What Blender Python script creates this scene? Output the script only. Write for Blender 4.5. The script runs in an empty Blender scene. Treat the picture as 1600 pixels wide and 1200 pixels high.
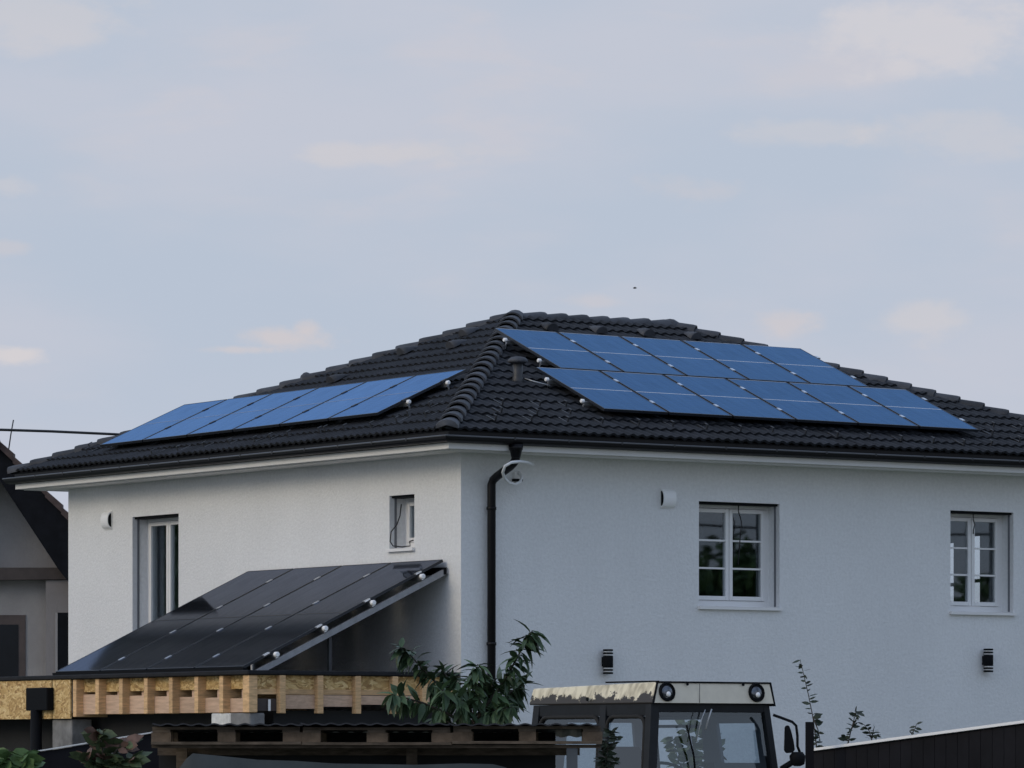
import bpy, bmesh, math, random
from mathutils import Vector, Matrix
random.seed(7)
R = math.radians
scene = bpy.context.scene
COL = scene.collection

# ------------------------------------------------------------------ camera
TH = 0.971                                  # yaw between the view axis and the long house wall
S = 1.2
FPX, HORIZ = 7486.67, 1176.02               # focal length and horizon in photograph pixels
CAMZ = 1.8
FW = Vector((math.cos(TH), math.sin(TH), 0))
RT = Vector((math.sin(TH), -math.cos(TH), 0))
CAM = -(RT * (-0.5324 * S) + FW * (50 * S)); CAM.z = CAMZ
cam = bpy.data.objects.new('camera', bpy.data.cameras.new('camera'))
COL.objects.link(cam)
cam.location = CAM
cam.rotation_euler = (R(90), 0, TH - R(90))
cam.data.sensor_width = 36
cam.data.lens = 36 * FPX / 1600
cam.data.shift_y = (HORIZ - 600) / 1600
cam.data.clip_start = 0.5
cam.data.clip_end = 6000
scene.camera = cam

# ------------------------------------------------------------------ light
SUN_EL, SUN_AZ = R(22), math.atan2(-1.0, 0.12)     # azimuth from +Y towards +X
world = bpy.data.worlds.new('World'); scene.world = world; world.use_nodes = True
wt = world.node_tree; wt.nodes.clear()
def wn(t, **k):
    n = wt.nodes.new(t)
    for a, b in k.items(): setattr(n, a, b)
    return n
def wmath(op, a, b=None, c=None, clamp=False):
    n = wn('ShaderNodeMath', operation=op); n.use_clamp = clamp
    for i, v in enumerate((a, b, c)):
        if v is None: continue
        if isinstance(v, (int, float)): n.inputs[i].default_value = v
        else: wt.links.new(v, n.inputs[i])
    return n.outputs[0]
def wsmooth(v, a, b, lo=0.0, hi=1.0):
    n = wn('ShaderNodeMapRange', interpolation_type='SMOOTHSTEP')
    wt.links.new(v, n.inputs[0])
    for i, x in enumerate((a, b, lo, hi)): n.inputs[i + 1].default_value = x
    return n.outputs[0]
def wmix(f, a, b):
    n = wn('ShaderNodeMix', data_type='RGBA')
    if isinstance(f, (int, float)): n.inputs[0].default_value = f
    else: wt.links.new(f, n.inputs[0])
    for i, v in ((6, a), (7, b)):
        if isinstance(v, tuple): n.inputs[i].default_value = (*v, 1)
        else: wt.links.new(v, n.inputs[i])
    return n.outputs[2]
tc = wn('ShaderNodeTexCoord')
sep = wn('ShaderNodeSeparateXYZ'); wt.links.new(tc.outputs['Generated'], sep.inputs[0])
def wnoise(scale, zs, loc, detail=6, rough=.55, dist=0.0):
    m = wn('ShaderNodeMapping'); m.inputs['Scale'].default_value = (1, 1, zs); m.inputs['Location'].default_value = loc
    wt.links.new(tc.outputs['Generated'], m.inputs[0])
    n = wn('ShaderNodeTexNoise'); wt.links.new(m.outputs[0], n.inputs['Vector'])
    n.inputs['Scale'].default_value = scale; n.inputs['Detail'].default_value = detail
    n.inputs['Roughness'].default_value = rough; n.inputs['Distortion'].default_value = dist
    return n.outputs['Fac']
sky = wn('ShaderNodeTexSky', sky_type='NISHITA', sun_disc=False)
sky.sun_elevation = SUN_EL; sky.sun_rotation = SUN_AZ % (2 * math.pi)
sky.air_density = 1.0; sky.dust_density = 1.5; sky.ozone_density = 1.5
bg1 = wn('ShaderNodeBackground'); bg1.inputs[1].default_value = 0.15
wt.links.new(sky.outputs[0], bg1.inputs[0])
# thin high cloud and haze: pale blue-grey veil with warmer streaks
n1 = wnoise(9, 3.2, (3.1, 1.7, .4), 5, .5)
n2 = wnoise(26, 3.4, (.3, 5.2, 2.4), 7, .55, .3)
veil = wsmooth(n1, .36, .66)
streak = wmath('MULTIPLY', wsmooth(n2, .50, .72), wsmooth(n1, .40, .60))
c = wmix(veil, (.480, .545, .652), (.540, .570, .658))
c = wmix(wmath('MULTIPLY', streak, .55), c, (.600, .585, .635))
low = wsmooth(sep.outputs[2], .10, .0)
c = wmix(wmath('MULTIPLY', low, .55), c, (.585, .600, .685))
# individual cumulus seen above the roofs: soft ellipses broken up by noise, fixed in direction
NZC = wnoise(60, 2.0, (2.2, 3.7, 0), 6, .6)
def cloud(px, py, ax, ay, amt, cl, c, nsc=60):
    d = RT * ((px - 800) / FPX) + FW + Vector((0, 0, (HORIZ - py) / FPX)); d.normalize()
    side = Vector((FW.y, -FW.x, 0))
    def dotp(v):
        n = wn('ShaderNodeVectorMath', operation='DOT_PRODUCT')
        wt.links.new(tc.outputs['Generated'], n.inputs[0]); n.inputs[1].default_value = v
        return n.outputs['Value']
    u = wmath('DIVIDE', wmath('SUBTRACT', dotp(side), d.dot(side)), ax / FPX)
    v = wmath('DIVIDE', wmath('SUBTRACT', sep.outputs[2], d.z), ay / FPX)
    r = wmath('SQRT', wmath('ADD', wmath('MULTIPLY', u, u), wmath('MULTIPLY', v, v)))
    r = wmath('ADD', r, wmath('MULTIPLY', wmath('SUBTRACT', NZC, .5), 2.3))
    front = wmath('GREATER_THAN', dotp(FW), 0.2)
    f = wmath('MULTIPLY', wmath('MULTIPLY', wsmooth(r, 1.0, .25), front), amt)
    return wmix(f, c, cl)
PINK = (.680, .600, .585); CREAM = (.660, .620, .625)
for a in [(440, 530, 95, 24, .62, PINK), (370, 546, 95, 10, .5, PINK), (478, 512, 26, 18, .45, PINK),
          (25, 556, 46, 18, .75, (.70, .65, .65)), (10, 290, 55, 20, .35, CREAM), (620, 240, 190, 26, .5, CREAM),
          (1440, 50, 230, 75, .7, (.665, .64, .665)), (1230, 505, 60, 24, .5, PINK), (1440, 500, 110, 42, .5, CREAM),
          (1250, 205, 120, 26, .35, CREAM), (930, 470, 60, 16, .3, PINK), (60, 30, 230, 60, .45, CREAM),
          (1500, 210, 160, 50, .35, CREAM), (1090, 300, 120, 30, .25, PINK), (20, 385, 60, 18, .3, PINK)]:
    c = cloud(*a[:5], a[5], c)
bg2 = wn('ShaderNodeBackground'); wt.links.new(wsmooth(sep.outputs[2], .16, .7, .78, 1.72), bg2.inputs[1])
wt.links.new(c, bg2.inputs[0])
mx = wn('ShaderNodeMixShader'); wo = wn('ShaderNodeOutputWorld')
up = wsmooth(sep.outputs[2], .14, .45, .0, .76)
wt.links.new(up, mx.inputs[0]); wt.links.new(bg2.outputs[0], mx.inputs[1]); wt.links.new(bg1.outputs[0], mx.inputs[2])
wt.links.new(mx.outputs[0], wo.inputs[0])

sun = bpy.data.lights.new('sun', 'SUN'); sun.energy = 0.26; sun.angle = R(24); sun.color = (1.0, .82, .46)
so = bpy.data.objects.new('sun', sun); COL.objects.link(so)
sd = Vector((math.sin(SUN_AZ) * math.cos(SUN_EL), math.cos(SUN_AZ) * math.cos(SUN_EL), math.sin(SUN_EL)))
so.rotation_euler = (-sd).to_track_quat('-Z', 'Y').to_euler()
vs = scene.view_settings
vs.view_transform = 'Standard'; vs.look = 'None'; vs.exposure = 0.36; vs.gamma = 1.0; vs.use_curve_mapping = False
scene.render.filter_size = 1.7
scene.cycles.max_bounces = 8; scene.cycles.transparent_max_bounces = 12

# ------------------------------------------------------------------ helpers
def at(px, py, depth):
    """point of the place seen at photograph pixel (px, py), depth metres in front of the camera"""
    return CAM + FW * depth + RT * ((px - 800) / FPX * depth) + Vector((0, 0, (HORIZ - py) / FPX * depth))
def ray(px, py): return RT * ((px - 800) / FPX) + FW + Vector((0, 0, (HORIZ - py) / FPX))
def on_right(px, py, y=0.0):
    d = ray(px, py); return CAM + d * ((y - CAM.y) / d.y)
def on_left(px, py, x=0.0):
    d = ray(px, py); return CAM + d * ((x - CAM.x) / d.x)

WM = {}
def tag(o, label=None, cat=None, group=None, kind=None):
    if label: o['label'] = label
    if cat: o['category'] = cat
    if group: o['group'] = group
    if kind: o['kind'] = kind
    return o
def empty(name, loc=(0, 0, 0), label=None, cat=None, group=None, m=None):
    o = bpy.data.objects.new(name, None); COL.objects.link(o)
    M = m if m is not None else Matrix.Translation(loc)
    o.matrix_basis = M; WM[o] = M; o.empty_display_size = .1
    return tag(o, label, cat, group)
def link(name, me, parent=None, M=None):
    o = bpy.data.objects.new(name, me); COL.objects.link(o)
    M = M if M is not None else Matrix()
    o.matrix_basis = M; WM[o] = M
    if parent is not None:
        o.parent = parent; o.matrix_parent_inverse = WM[parent].inverted()
    return o
class MB:
    def __init__(s): s.v = []; s.f = []; s.sm = []
    def quad(s, *p, sm=False):
        b = len(s.v); s.v += [tuple(q) for q in p]; s.f.append(tuple(range(b, b + len(p)))); s.sm.append(sm); return s
    def box(s, x0, x1, y0, y1, z0, z1, fn=None):
        P = [(x, y, z) for z in (z0, z1) for y in (y0, y1) for x in (x0, x1)]
        if fn: P = [tuple(fn(*p)) for p in P]
        b = len(s.v); s.v += P
        for f in ((0, 1, 3, 2), (4, 6, 7, 5), (0, 4, 5, 1), (2, 3, 7, 6), (0, 2, 6, 4), (1, 5, 7, 3)):
            s.f.append(tuple(b + i for i in f)); s.sm.append(False)
        return s
    def hexa(s, P):
        b = len(s.v); s.v += [tuple(p) for p in P]
        for f in ((0, 1, 3, 2), (4, 6, 7, 5), (0, 4, 5, 1), (2, 3, 7, 6), (0, 2, 6, 4), (1, 5, 7, 3)):
            s.f.append(tuple(b + i for i in f)); s.sm.append(False)
        return s
    def bar(s, a, b, w, h, up=Vector((0, 0, 1))):
        a = Vector(a); b = Vector(b); d = (b - a).normalized()
        x = d.cross(up).normalized() * (w / 2); z = x.cross(d).normalized() * (h / 2)
        return s.hexa([a - x - z, a + x - z, b - x - z, b + x - z, a - x + z, a + x + z, b - x + z, b + x + z])
    def tube(s, pts, r, n=8, cap=True, sm=True):
        pts = [Vector(p) for p in pts]; rr = r if isinstance(r, (list, tuple)) else [r] * len(pts)
        b = len(s.v); up = None
        for i, p in enumerate(pts):
            t = (pts[min(i + 1, len(pts) - 1)] - pts[max(i - 1, 0)]).normalized()
            if up is None: up = t.orthogonal().normalized()
            up = (up - t * up.dot(t)).normalized(); q = t.cross(up)
            for k in range(n):
                a = 2 * math.pi * k / n
                s.v.append(tuple(p + (up * math.cos(a) + q * math.sin(a)) * rr[i]))
        for i in range(len(pts) - 1):
            for k in range(n):
                s.f.append((b + i * n + k, b + i * n + (k + 1) % n, b + (i + 1) * n + (k + 1) % n, b + (i + 1) * n + k)); s.sm.append(sm)
        if cap:
            s.f.append(tuple(b + k for k in range(n))[::-1]); s.sm.append(False)
            s.f.append(tuple(b + (len(pts) - 1) * n + k for k in range(n))); s.sm.append(False)
        return s
    def lathe(s, prof, o=(0, 0, 0), ax=(0, 0, 1), n=16, sm=True):
        o = Vector(o); ax = Vector(ax).normalized(); u = ax.orthogonal().normalized(); w = ax.cross(u); b = len(s.v)
        for r, h in prof:
            for k in range(n):
                a = 2 * math.pi * k / n; s.v.append(tuple(o + ax * h + (u * math.cos(a) + w * math.sin(a)) * r))
        for i in range(len(prof) - 1):
            for k in range(n):
                s.f.append((b + i * n + k, b + i * n + (k + 1) % n, b + (i + 1) * n + (k + 1) % n, b + (i + 1) * n + k)); s.sm.append(sm)
        s.f.append(tuple(b + k for k in range(n))[::-1]); s.sm.append(False)
        s.f.append(tuple(b + (len(prof) - 1) * n + k for k in range(n))); s.sm.append(False)
        return s
    def prism(s, poly, fn, t0, t1):
        """poly of 2-D points extruded between t0 and t1; fn(u, v, t) -> point"""
        n = len(poly); b = len(s.v)
        s.v += [tuple(fn(u, v, t0)) for u, v in poly] + [tuple(fn(u, v, t1)) for u, v in poly]
        s.f.append(tuple(range(b, b + n))[::-1]); s.f.append(tuple(range(b + n, b + 2 * n))); s.sm += [False, False]
        for i in range(n):
            j = (i + 1) % n; s.f.append((b + i, b + j, b + n + j, b + n + i)); s.sm.append(False)
        return s
    def mesh(s, name, m, normals=True, bevel=0):
        me = bpy.data.meshes.new(name); me.from_pydata(s.v, [], s.f)
        for p, k in zip(me.polygons, s.sm): p.use_smooth = k
        if normals or bevel:
            bm = bmesh.new(); bm.from_mesh(me)
            if normals: bmesh.ops.recalc_face_normals(bm, faces=bm.faces)
            if bevel:
                ed = [e for e in bm.edges if len(e.link_faces) == 2 and e.calc_face_angle(0) > .6]
                bmesh.ops.bevel(bm, geom=ed, offset=bevel, segments=1, affect='EDGES', clamp_overlap=True)
            bm.to_mesh(me); bm.free()
        if m: me.materials.append(m)
        return me
    def build(s, name, m, parent=None, normals=True, bevel=0, M=None):
        return link(name, s.mesh(name, m, normals, bevel), parent, M)
def copy_tree(root, M, label=None):
    r = root.copy(); COL.objects.link(r); r.matrix_basis = M; WM[r] = M
    if label: r['label'] = label
    for ch in list(root.children):
        c = ch.copy(); COL.objects.link(c); c.parent = r
        for g in list(ch.children):
            d = g.copy(); COL.objects.link(d); d.parent = c
    return r

# ------------------------------------------------------------------ materials
def mat(name, col, rough=.6, metal=0, var=0.0, vs=6.0, bump=0.0, bs=60.0, spec=.5, stretch=(1, 1, 1), col2=None, coat=0, space='Object', bd=.02):
    m = bpy.data.materials.new(name); m.use_nodes = True
    nt = m.node_tree; p = nt.nodes['Principled BSDF']
    p.inputs['Roughness'].default_value = rough; p.inputs['Metallic'].default_value = metal
    p.inputs['Specular IOR Level'].default_value = spec; p.inputs['Coat Weight'].default_value = coat
    p.inputs['Base Color'].default_value = (*col, 1)
    def src(sc):
        mp = nt.nodes.new('ShaderNodeMapping'); mp.inputs['Scale'].default_value = stretch
        if space == 'World':
            g = nt.nodes.new('ShaderNodeNewGeometry'); nt.links.new(g.outputs['Position'], mp.inputs[0])
        else:
            t = nt.nodes.new('ShaderNodeTexCoord'); nt.links.new(t.outputs['Object'], mp.inputs[0])
        n = nt.nodes.new('ShaderNodeTexNoise'); n.inputs['Scale'].default_value = sc
        n.inputs['Detail'].default_value = 6; n.inputs['Roughness'].default_value = .6
        nt.links.new(mp.outputs[0], n.inputs['Vector']); return n.outputs['Fac']
    if var or col2:
        r = nt.nodes.new('ShaderNodeValToRGB'); e = r.color_ramp.elements
        e[0].position = .32; e[1].position = .68
        e[0].color = (*[x * (1 - var) for x in col], 1); e[1].color = (*(col2 or [min(1, x * (1 + var)) for x in col]), 1)
        nt.links.new(src(vs), r.inputs[0]); nt.links.new(r.outputs[0], p.inputs['Base Color'])
    if bump:
        b = nt.nodes.new('ShaderNodeBump'); b.inputs['Strength'].default_value = bump; b.inputs['Distance'].default_value = bd
        nt.links.new(src(bs), b.inputs['Height']); nt.links.new(b.outputs[0], p.inputs['Normal'])
    return m
M_ = {}
M_['stucco'] = mat('white_stucco', (.80, .812, .82), .92, var=.05, vs=22, bump=.8, bs=30, spec=.2, space='World', bd=.012)
def patches(m, amount, sc):
    nt = m.node_tree; p = nt.nodes['Principled BSDF']; l = p.inputs['Base Color'].links[0].from_socket
    g = nt.nodes.new('ShaderNodeNewGeometry'); mp = nt.nodes.new('ShaderNodeMapping'); mp.inputs['Scale'].default_value = (1, 1, .45); nt.links.new(g.outputs['Position'], mp.inputs[0])
    n = nt.nodes.new('ShaderNodeTexNoise'); n.inputs['Scale'].default_value = sc; n.inputs['Detail'].default_value = 7; n.inputs['Roughness'].default_value = .65; nt.links.new(mp.outputs[0], n.inputs['Vector'])
    r = nt.nodes.new('ShaderNodeMapRange'); nt.links.new(n.outputs['Fac'], r.inputs[0])
    for i, v in enumerate((.3, .7, 1 - amount, 1.0)): r.inputs[i + 1].default_value = v
    x = nt.nodes.new('ShaderNodeMix'); x.data_type = 'RGBA'; x.blend_type = 'MULTIPLY'; x.inputs[0].default_value = 1
    nt.links.new(l, x.inputs[6]); nt.links.new(r.outputs[0], x.inputs[7]); nt.links.new(x.outputs[2], p.inputs['Base Color'])
patches(M_['stucco'], .075, .8)
M_['trim'] = mat('white_trim', (.74, .74, .73), .6, var=.03, vs=3, bump=.05)
M_['pvc'] = mat('white_pvc', (.80, .80, .80), .35, spec=.5)
M_['tile'] = mat('anthracite_tile', (.014, .016, .021), .72, var=.25, vs=2.2, bump=.25, bs=70, spec=.30, space='World', bd=.004)
M_['cap'] = mat('anthracite_cap', (.050, .054, .064), .62, var=.3, vs=4, bump=.25, bs=50, spec=.35, space='World', bd=.004)
M_['gutter'] = mat('black_gutter', (.006, .006, .008), .4, spec=.25, var=.2, vs=3)
M_['black'] = mat('black_plastic', (.005, .006, .008), .7, spec=.12)
M_['darkmetal'] = mat('dark_metal', (.035, .037, .042), .5, var=.3, vs=8)
M_['alu'] = mat('bright_aluminium', (.75, .77, .80), .3, metal=.85, var=.08, vs=20)
M_['dullalu'] = mat('dull_aluminium', (.30, .31, .33), .55, metal=.4, var=.15, vs=12)
M_['white'] = mat('white_cap', (.90, .91, .92), .35)
M_['membrane'] = mat('black_membrane', (.016, .017, .020), .8, spec=.25, var=.25, vs=4, bump=.2, bs=12)
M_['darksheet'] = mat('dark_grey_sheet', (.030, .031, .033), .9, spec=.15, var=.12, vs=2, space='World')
M_['ground'] = mat('yard_ground', (.21, .20, .175), .95, var=.3, vs=.5, bump=.4, bs=3, space='World', col2=(.16, .18, .11))
M_['wood'] = mat('pine_board', (.64, .42, .225), .8, var=.25, vs=7, bump=.15, bs=30, spec=.25, stretch=(1, 1, 6), space='World', bd=.004)
M_['plank'] = mat('pinkish_plank', (.60, .42, .30), .8, var=.18, vs=5, bump=.12, bs=25, spec=.25, stretch=(2, .7, 7), space='World', bd=.004)
M_['oldwood'] = mat('grey_old_wood', (.115, .092, .072), .9, var=.45, vs=6, bump=.3, bs=30, spec=.2, stretch=(1, 1, 4), space='World', bd=.004)
M_['block'] = mat('white_block', (.62, .62, .60), .9, var=.2, vs=7, bump=.5, bs=18, space='World')
M_['concrete'] = mat('grey_concrete', (.20, .20, .20), .9, var=.3, vs=5, bump=.4, bs=20, space='World')
M_['leaf'] = mat('peach_leaf', (.048, .088, .042), .5, var=.35, vs=30, spec=.35)
M_['leaf2'] = mat('peach_leaf_light', (.075, .125, .055), .5, var=.35, vs=30, spec=.35)
M_['shoot'] = mat('shoot_leaf', (.020, .034, .020), .6, var=.3, vs=20)
M_['rose'] = mat('rose_leaf', (.060, .085, .040), .55, var=.4, vs=18, spec=.3)
M_['rosered'] = mat('rose_leaf_red', (.125, .075, .058), .55, var=.35, vs=18, spec=.3)
M_['lime'] = mat('lime_leaf', (.085, .15, .055), .5, var=.3, vs=18, spec=.3)
M_['bark'] = mat('bark', (.045, .038, .030), .9, var=.4, vs=20, bump=.5, bs=60)
M_['nwall'] = mat('grey_render', (.31, .295, .29), .92, var=.08, vs=2, bump=.5, bs=22, space='World')
M_['nwall2'] = mat('taupe_render', (.24, .22, .215), .92, var=.08, vs=2, bump=.4, bs=22, space='World')
M_['ndark'] = mat('dark_stained_wood', (.007, .008, .011), .85, spec=.15, var=.3, vs=5)
M_['nbeam'] = mat('brown_beam', (.060, .048, .045), .8, var=.2, vs=5)
M_['nframe'] = mat('brown_window_frame', (.075, .055, .050), .6, var=.2, vs=5)
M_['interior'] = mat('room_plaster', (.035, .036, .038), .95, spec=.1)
M_['tarp'] = mat('grey_tarpaulin', (.036, .044, .047), .7, var=.2, vs=3, bump=.6, bs=5, spec=.4, space='World')
M_['corr'] = mat('dark_corrugated', (.022, .024, .030), .5, spec=.4, var=.3, vs=4)
M_['cabgrey'] = mat('cab_black_paint', (.008, .010, .013), .5, var=.3, vs=6, spec=.25)
M_['cabin'] = mat('cab_lining', (.085, .10, .12), .85, var=.1, vs=4)
M_['blade'] = mat('wiper_metal', (.45, .47, .5), .4, metal=.5)
M_['cord'] = mat('black_cord', (.010, .010, .012), .6)
M_['wcord'] = mat('white_cord', (.78, .79, .80), .5)
M_['rubber'] = mat('rubber', (.014, .014, .014), .9)
M_['shutter'] = mat('reveal_rail', (.16, .17, .19), .5)

def glass_mat(name, tint, refl=(1, 1, 1), alpha=.75, ior=1.5, rough=.02):
    m = bpy.data.materials.new(name); m.use_nodes = True; nt = m.node_tree; nt.nodes.clear()
    o = nt.nodes.new('ShaderNodeOutputMaterial'); t = nt.nodes.new('ShaderNodeBsdfTransparent'); g = nt.nodes.new('ShaderNodeBsdfGlossy')
    t.inputs[0].default_value = (*tint, 1); g.inputs[0].default_value = (*refl, 1); g.inputs['Roughness'].default_value = rough
    f = nt.nodes.new('ShaderNodeFresnel'); ge = nt.nodes.new('ShaderNodeNewGeometry'); mr = nt.nodes.new('ShaderNodeMapRange')
    nt.links.new(ge.outputs['Backfacing'], mr.inputs[0]); mr.inputs[3].default_value = ior; mr.inputs[4].default_value = 1 / ior; nt.links.new(mr.outputs[0], f.inputs[0])
    x = nt.nodes.new('ShaderNodeMixShader'); nt.links.new(f.outputs[0], x.inputs[0])
    nt.links.new(t.outputs[0], x.inputs[1]); nt.links.new(g.outputs[0], x.inputs[2]); nt.links.new(x.outputs[0], o.inputs[0])
    return m
M_['glass'] = glass_mat('window_glass', (.90, .92, .93), (.80, .92, 1.0), ior=1.65)
M_['cabglass'] = glass_mat('cab_glass', (.70, .77, .82), (.85, .94, 1.0), ior=1.95, rough=.05)

def vary(m, amount):
    nt = m.node_tree; p = nt.nodes['Principled BSDF']; oi = nt.nodes.new('ShaderNodeObjectInfo')
    r = nt.nodes.new('ShaderNodeMapRange'); r.inputs[3].default_value = 1 - amount; r.inputs[4].default_value = 1 + amount
    nt.links.new(oi.outputs['Random'], r.inputs[0])
    x = nt.nodes.new('ShaderNodeMix'); x.data_type = 'RGBA'; x.blend_type = 'MULTIPLY'; x.inputs[0].default_value = 1
    l = p.inputs['Base Color'].links
    if l: nt.links.new(l[0].from_socket, x.inputs[6])
    else: x.inputs[6].default_value = p.inputs['Base Color'].default_value
    nt.links.new(r.outputs[0], x.inputs[7]); nt.links.new(x.outputs[2], p.inputs['Base Color'])
for k_, a_ in (('tile', .32), ('cap', .35), ('wood', .14), ('plank', .12), ('leaf', .3), ('leaf2', .3), ('oldwood', .25)): vary(M_[k_], a_)

def panel_mat(name, base, tint, ior, nx, ny, line=2.0):
    """silicon cells under anti-reflective glass: dark base, faint cell grid, tinted mirror reflection"""
    m = bpy.data.materials.new(name); m.use_nodes = True; nt = m.node_tree; nt.nodes.clear()
    N = nt.nodes.new; L = nt.links.new
    o = N('ShaderNodeOutputMaterial'); d = N('ShaderNodeBsdfDiffuse'); g = N('ShaderNodeBsdfGlossy'); f = N('ShaderNodeFresnel'); x = N('ShaderNodeMixShader')
    tcn = N('ShaderNodeTexCoord'); br = N('ShaderNodeTexBrick'); br.offset = 0; br.squash = 1
    br.inputs['Scale'].default_value = 1; br.inputs['Brick Width'].default_value = nx; br.inputs['Row Height'].default_value = ny
    br.inputs['Mortar Size'].default_value = .0035; br.inputs['Mortar Smooth'].default_value = .5; br.inputs['Bias'].default_value = -.2
    br.inputs['Color1'].default_value = (*base, 1); br.inputs['Color2'].default_value = (*[c * 1.25 for c in base], 1)
    br.inputs['Mortar'].default_value = (*[c * line + .004 for c in base], 1)
    L(tcn.outputs['Object'], br.inputs['Vector']); L(br.outputs['Color'], d.inputs[0])
    nz = N('ShaderNodeTexNoise'); nz.inputs['Scale'].default_value = 4; nz.inputs['Detail'].default_value = 5
    mp = N('ShaderNodeMapping'); mp.inputs['Scale'].default_value = (5, .5, 1); L(tcn.outputs['Object'], mp.inputs[0]); L(mp.outputs[0], nz.inputs['Vector'])
    rr = N('ShaderNodeMapRange'); L(nz.outputs['Fac'], rr.inputs[0])
    for i, v in enumerate((.3, .7, .84, 1.0)): rr.inputs[i + 1].default_value = v
    oi = N('ShaderNodeObjectInfo'); ov = N('ShaderNodeMapRange'); L(oi.outputs['Random'], ov.inputs[0]); ov.inputs[3].default_value = .90; ov.inputs[4].default_value = 1.0
    mm = N('ShaderNodeMath'); mm.operation = 'MULTIPLY'; L(rr.outputs[0], mm.inputs[0]); L(ov.outputs[0], mm.inputs[1])
    mc = N('ShaderNodeMix'); mc.data_type = 'RGBA'; mc.blend_type = 'MULTIPLY'; mc.inputs[0].default_value = 1
    mc.inputs[6].default_value = (*tint, 1); L(mm.outputs[0], mc.inputs[7]); L(mc.outputs[2], g.inputs[0])
    g.inputs['Roughness'].default_value = .06; f.inputs[0].default_value = ior
    L(f.outputs[0], x.inputs[0]); L(d.outputs[0], x.inputs[1]); L(g.outputs[0], x.inputs[2]); L(x.outputs[0], o.inputs[0])
    return m
M_['pv'] = panel_mat('blue_pv_glass', (.010, .034, .11), (.40, .65, .92), 2.0, .165, .083)
M_['pvl'] = panel_mat('light_blue_pv_glass', (.016, .060, .18), (.42, .66, 1.0), 3.1, .165, .083)  # same blue panel glass; brighter grazing sky reflection put into colour and mirror
M_['pvblack'] = panel_mat('black_pv_glass', (.010, .011, .013), (.56, .62, .78), 1.45, .165, .083, 1.1)
M_['pvline'] = mat('cell_gap_strip', (.55, .60, .68), .4)
M_['pvframe'] = mat('dark_panel_frame', (.022, .026, .034), .4, metal=.3)
M_['pvtop'] = mat('silver_panel_edge', (.42, .47, .55), .35, metal=.6)

def osb_mat():
    m = bpy.data.materials.new('osb_board'); m.use_nodes = True; nt = m.node_tree; p = nt.nodes['Principled BSDF']
    g = nt.nodes.new('ShaderNodeNewGeometry'); mp = nt.nodes.new('ShaderNodeMapping')
    mp.inputs['Scale'].default_value = (1, 1, 1.9); nt.links.new(g.outputs['Position'], mp.inputs[0])
    nz = nt.nodes.new('ShaderNodeTexNoise'); nz.inputs['Scale'].default_value = 4; nt.links.new(mp.outputs[0], nz.inputs['Vector'])
    ad = nt.nodes.new('ShaderNodeMix'); ad.data_type = 'VECTOR'; ad.inputs[0].default_value = .3
    nt.links.new(mp.outputs[0], ad.inputs[4]); nt.links.new(nz.outputs['Color'], ad.inputs[5])
    v = nt.nodes.new('ShaderNodeTexVoronoi'); v.inputs['Scale'].default_value = 26; nt.links.new(ad.outputs[1], v.inputs['Vector'])
    r = nt.nodes.new('ShaderNodeValToRGB'); nt.links.new(v.outputs['Color'], r.inputs[0]); e = r.color_ramp.elements
    e[0].position = .1; e[0].color = (.33, .19, .07, 1); e[1].position = .9; e[1].color = (.80, .60, .30, 1)
    q = e.new(.5); q.color = (.58, .38, .15, 1)
    nt.links.new(r.outputs[0], p.inputs['Base Color']); p.inputs['Roughness'].default_value = .75
    b = nt.nodes.new('ShaderNodeBump'); b.inputs['Strength'].default_value = .25; b.inputs['Distance'].default_value = .004
    nt.links.new(v.outputs['Color'], b.inputs['Height']); nt.links.new(b.outputs[0], p.inputs['Normal'])
    return m
M_['osb'] = osb_mat()

def cream_mat():
    """cream enamel with rusty-black dirt eating upward from the lower edge and run-down stains"""
    m = bpy.data.materials.new('cream_enamel'); m.use_nodes = True; nt = m.node_tree; N = nt.nodes.new; L = nt.links.new
    p = nt.nodes['Principled BSDF']; tcn = N('ShaderNodeTexCoord'); sx = N('ShaderNodeSeparateXYZ'); L(tcn.outputs['Object'], sx.inputs[0])
    n = N('ShaderNodeTexNoise'); n.inputs['Scale'].default_value = 7; n.inputs['Detail'].default_value = 7; n.inputs['Roughness'].default_value = .7
    L(tcn.outputs['Object'], n.inputs['Vector'])
    mp = N('ShaderNodeMapping'); mp.inputs['Scale'].default_value = (11, 11, .8); L(tcn.outputs['Object'], mp.inputs[0])
    n2 = N('ShaderNodeTexNoise'); n2.inputs['Scale'].default_value = 1; n2.inputs['Detail'].default_value = 5; L(mp.outputs[0], n2.inputs['Vector'])
    r2 = N('ShaderNodeValToRGB'); L(n2.outputs['Fac'], r2.inputs[0]); e = r2.color_ramp.elements
    e[0].position = .38; e[0].color = (.42, .37, .26, 1); e[1].position = .58; e[1].color = (.78, .71, .53, 1)
    a = N('ShaderNodeMath'); a.operation = 'MULTIPLY_ADD'; L(n.outputs['Fac'], a.inputs[0]); a.inputs[1].default_value = -.44; a.inputs[2].default_value = .155
    b = N('ShaderNodeMath'); b.operation = 'ADD'; L(a.outputs[0], b.inputs[0]); L(sx.outputs[2], b.inputs[1])
    k = N('ShaderNodeMapRange'); L(b.outputs[0], k.inputs[0])
    for i, v in enumerate((-.002, .012, 1.0, 0.0)): k.inputs[i + 1].default_value = v
    mx = N('ShaderNodeMix'); mx.data_type = 'RGBA'; L(k.outputs[0], mx.inputs[0]); L(r2.outputs[0], mx.inputs[6]); mx.inputs[7].default_value = (.035, .030, .026, 1)
    L(mx.outputs[2], p.inputs['Base Color']); p.inputs['Roughness'].default_value = .6
    return m
M_['creamside'] = cream_mat()
M_['cream'] = mat('cream_paint', (.68, .63, .52), .5, var=.07, vs=6)

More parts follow.
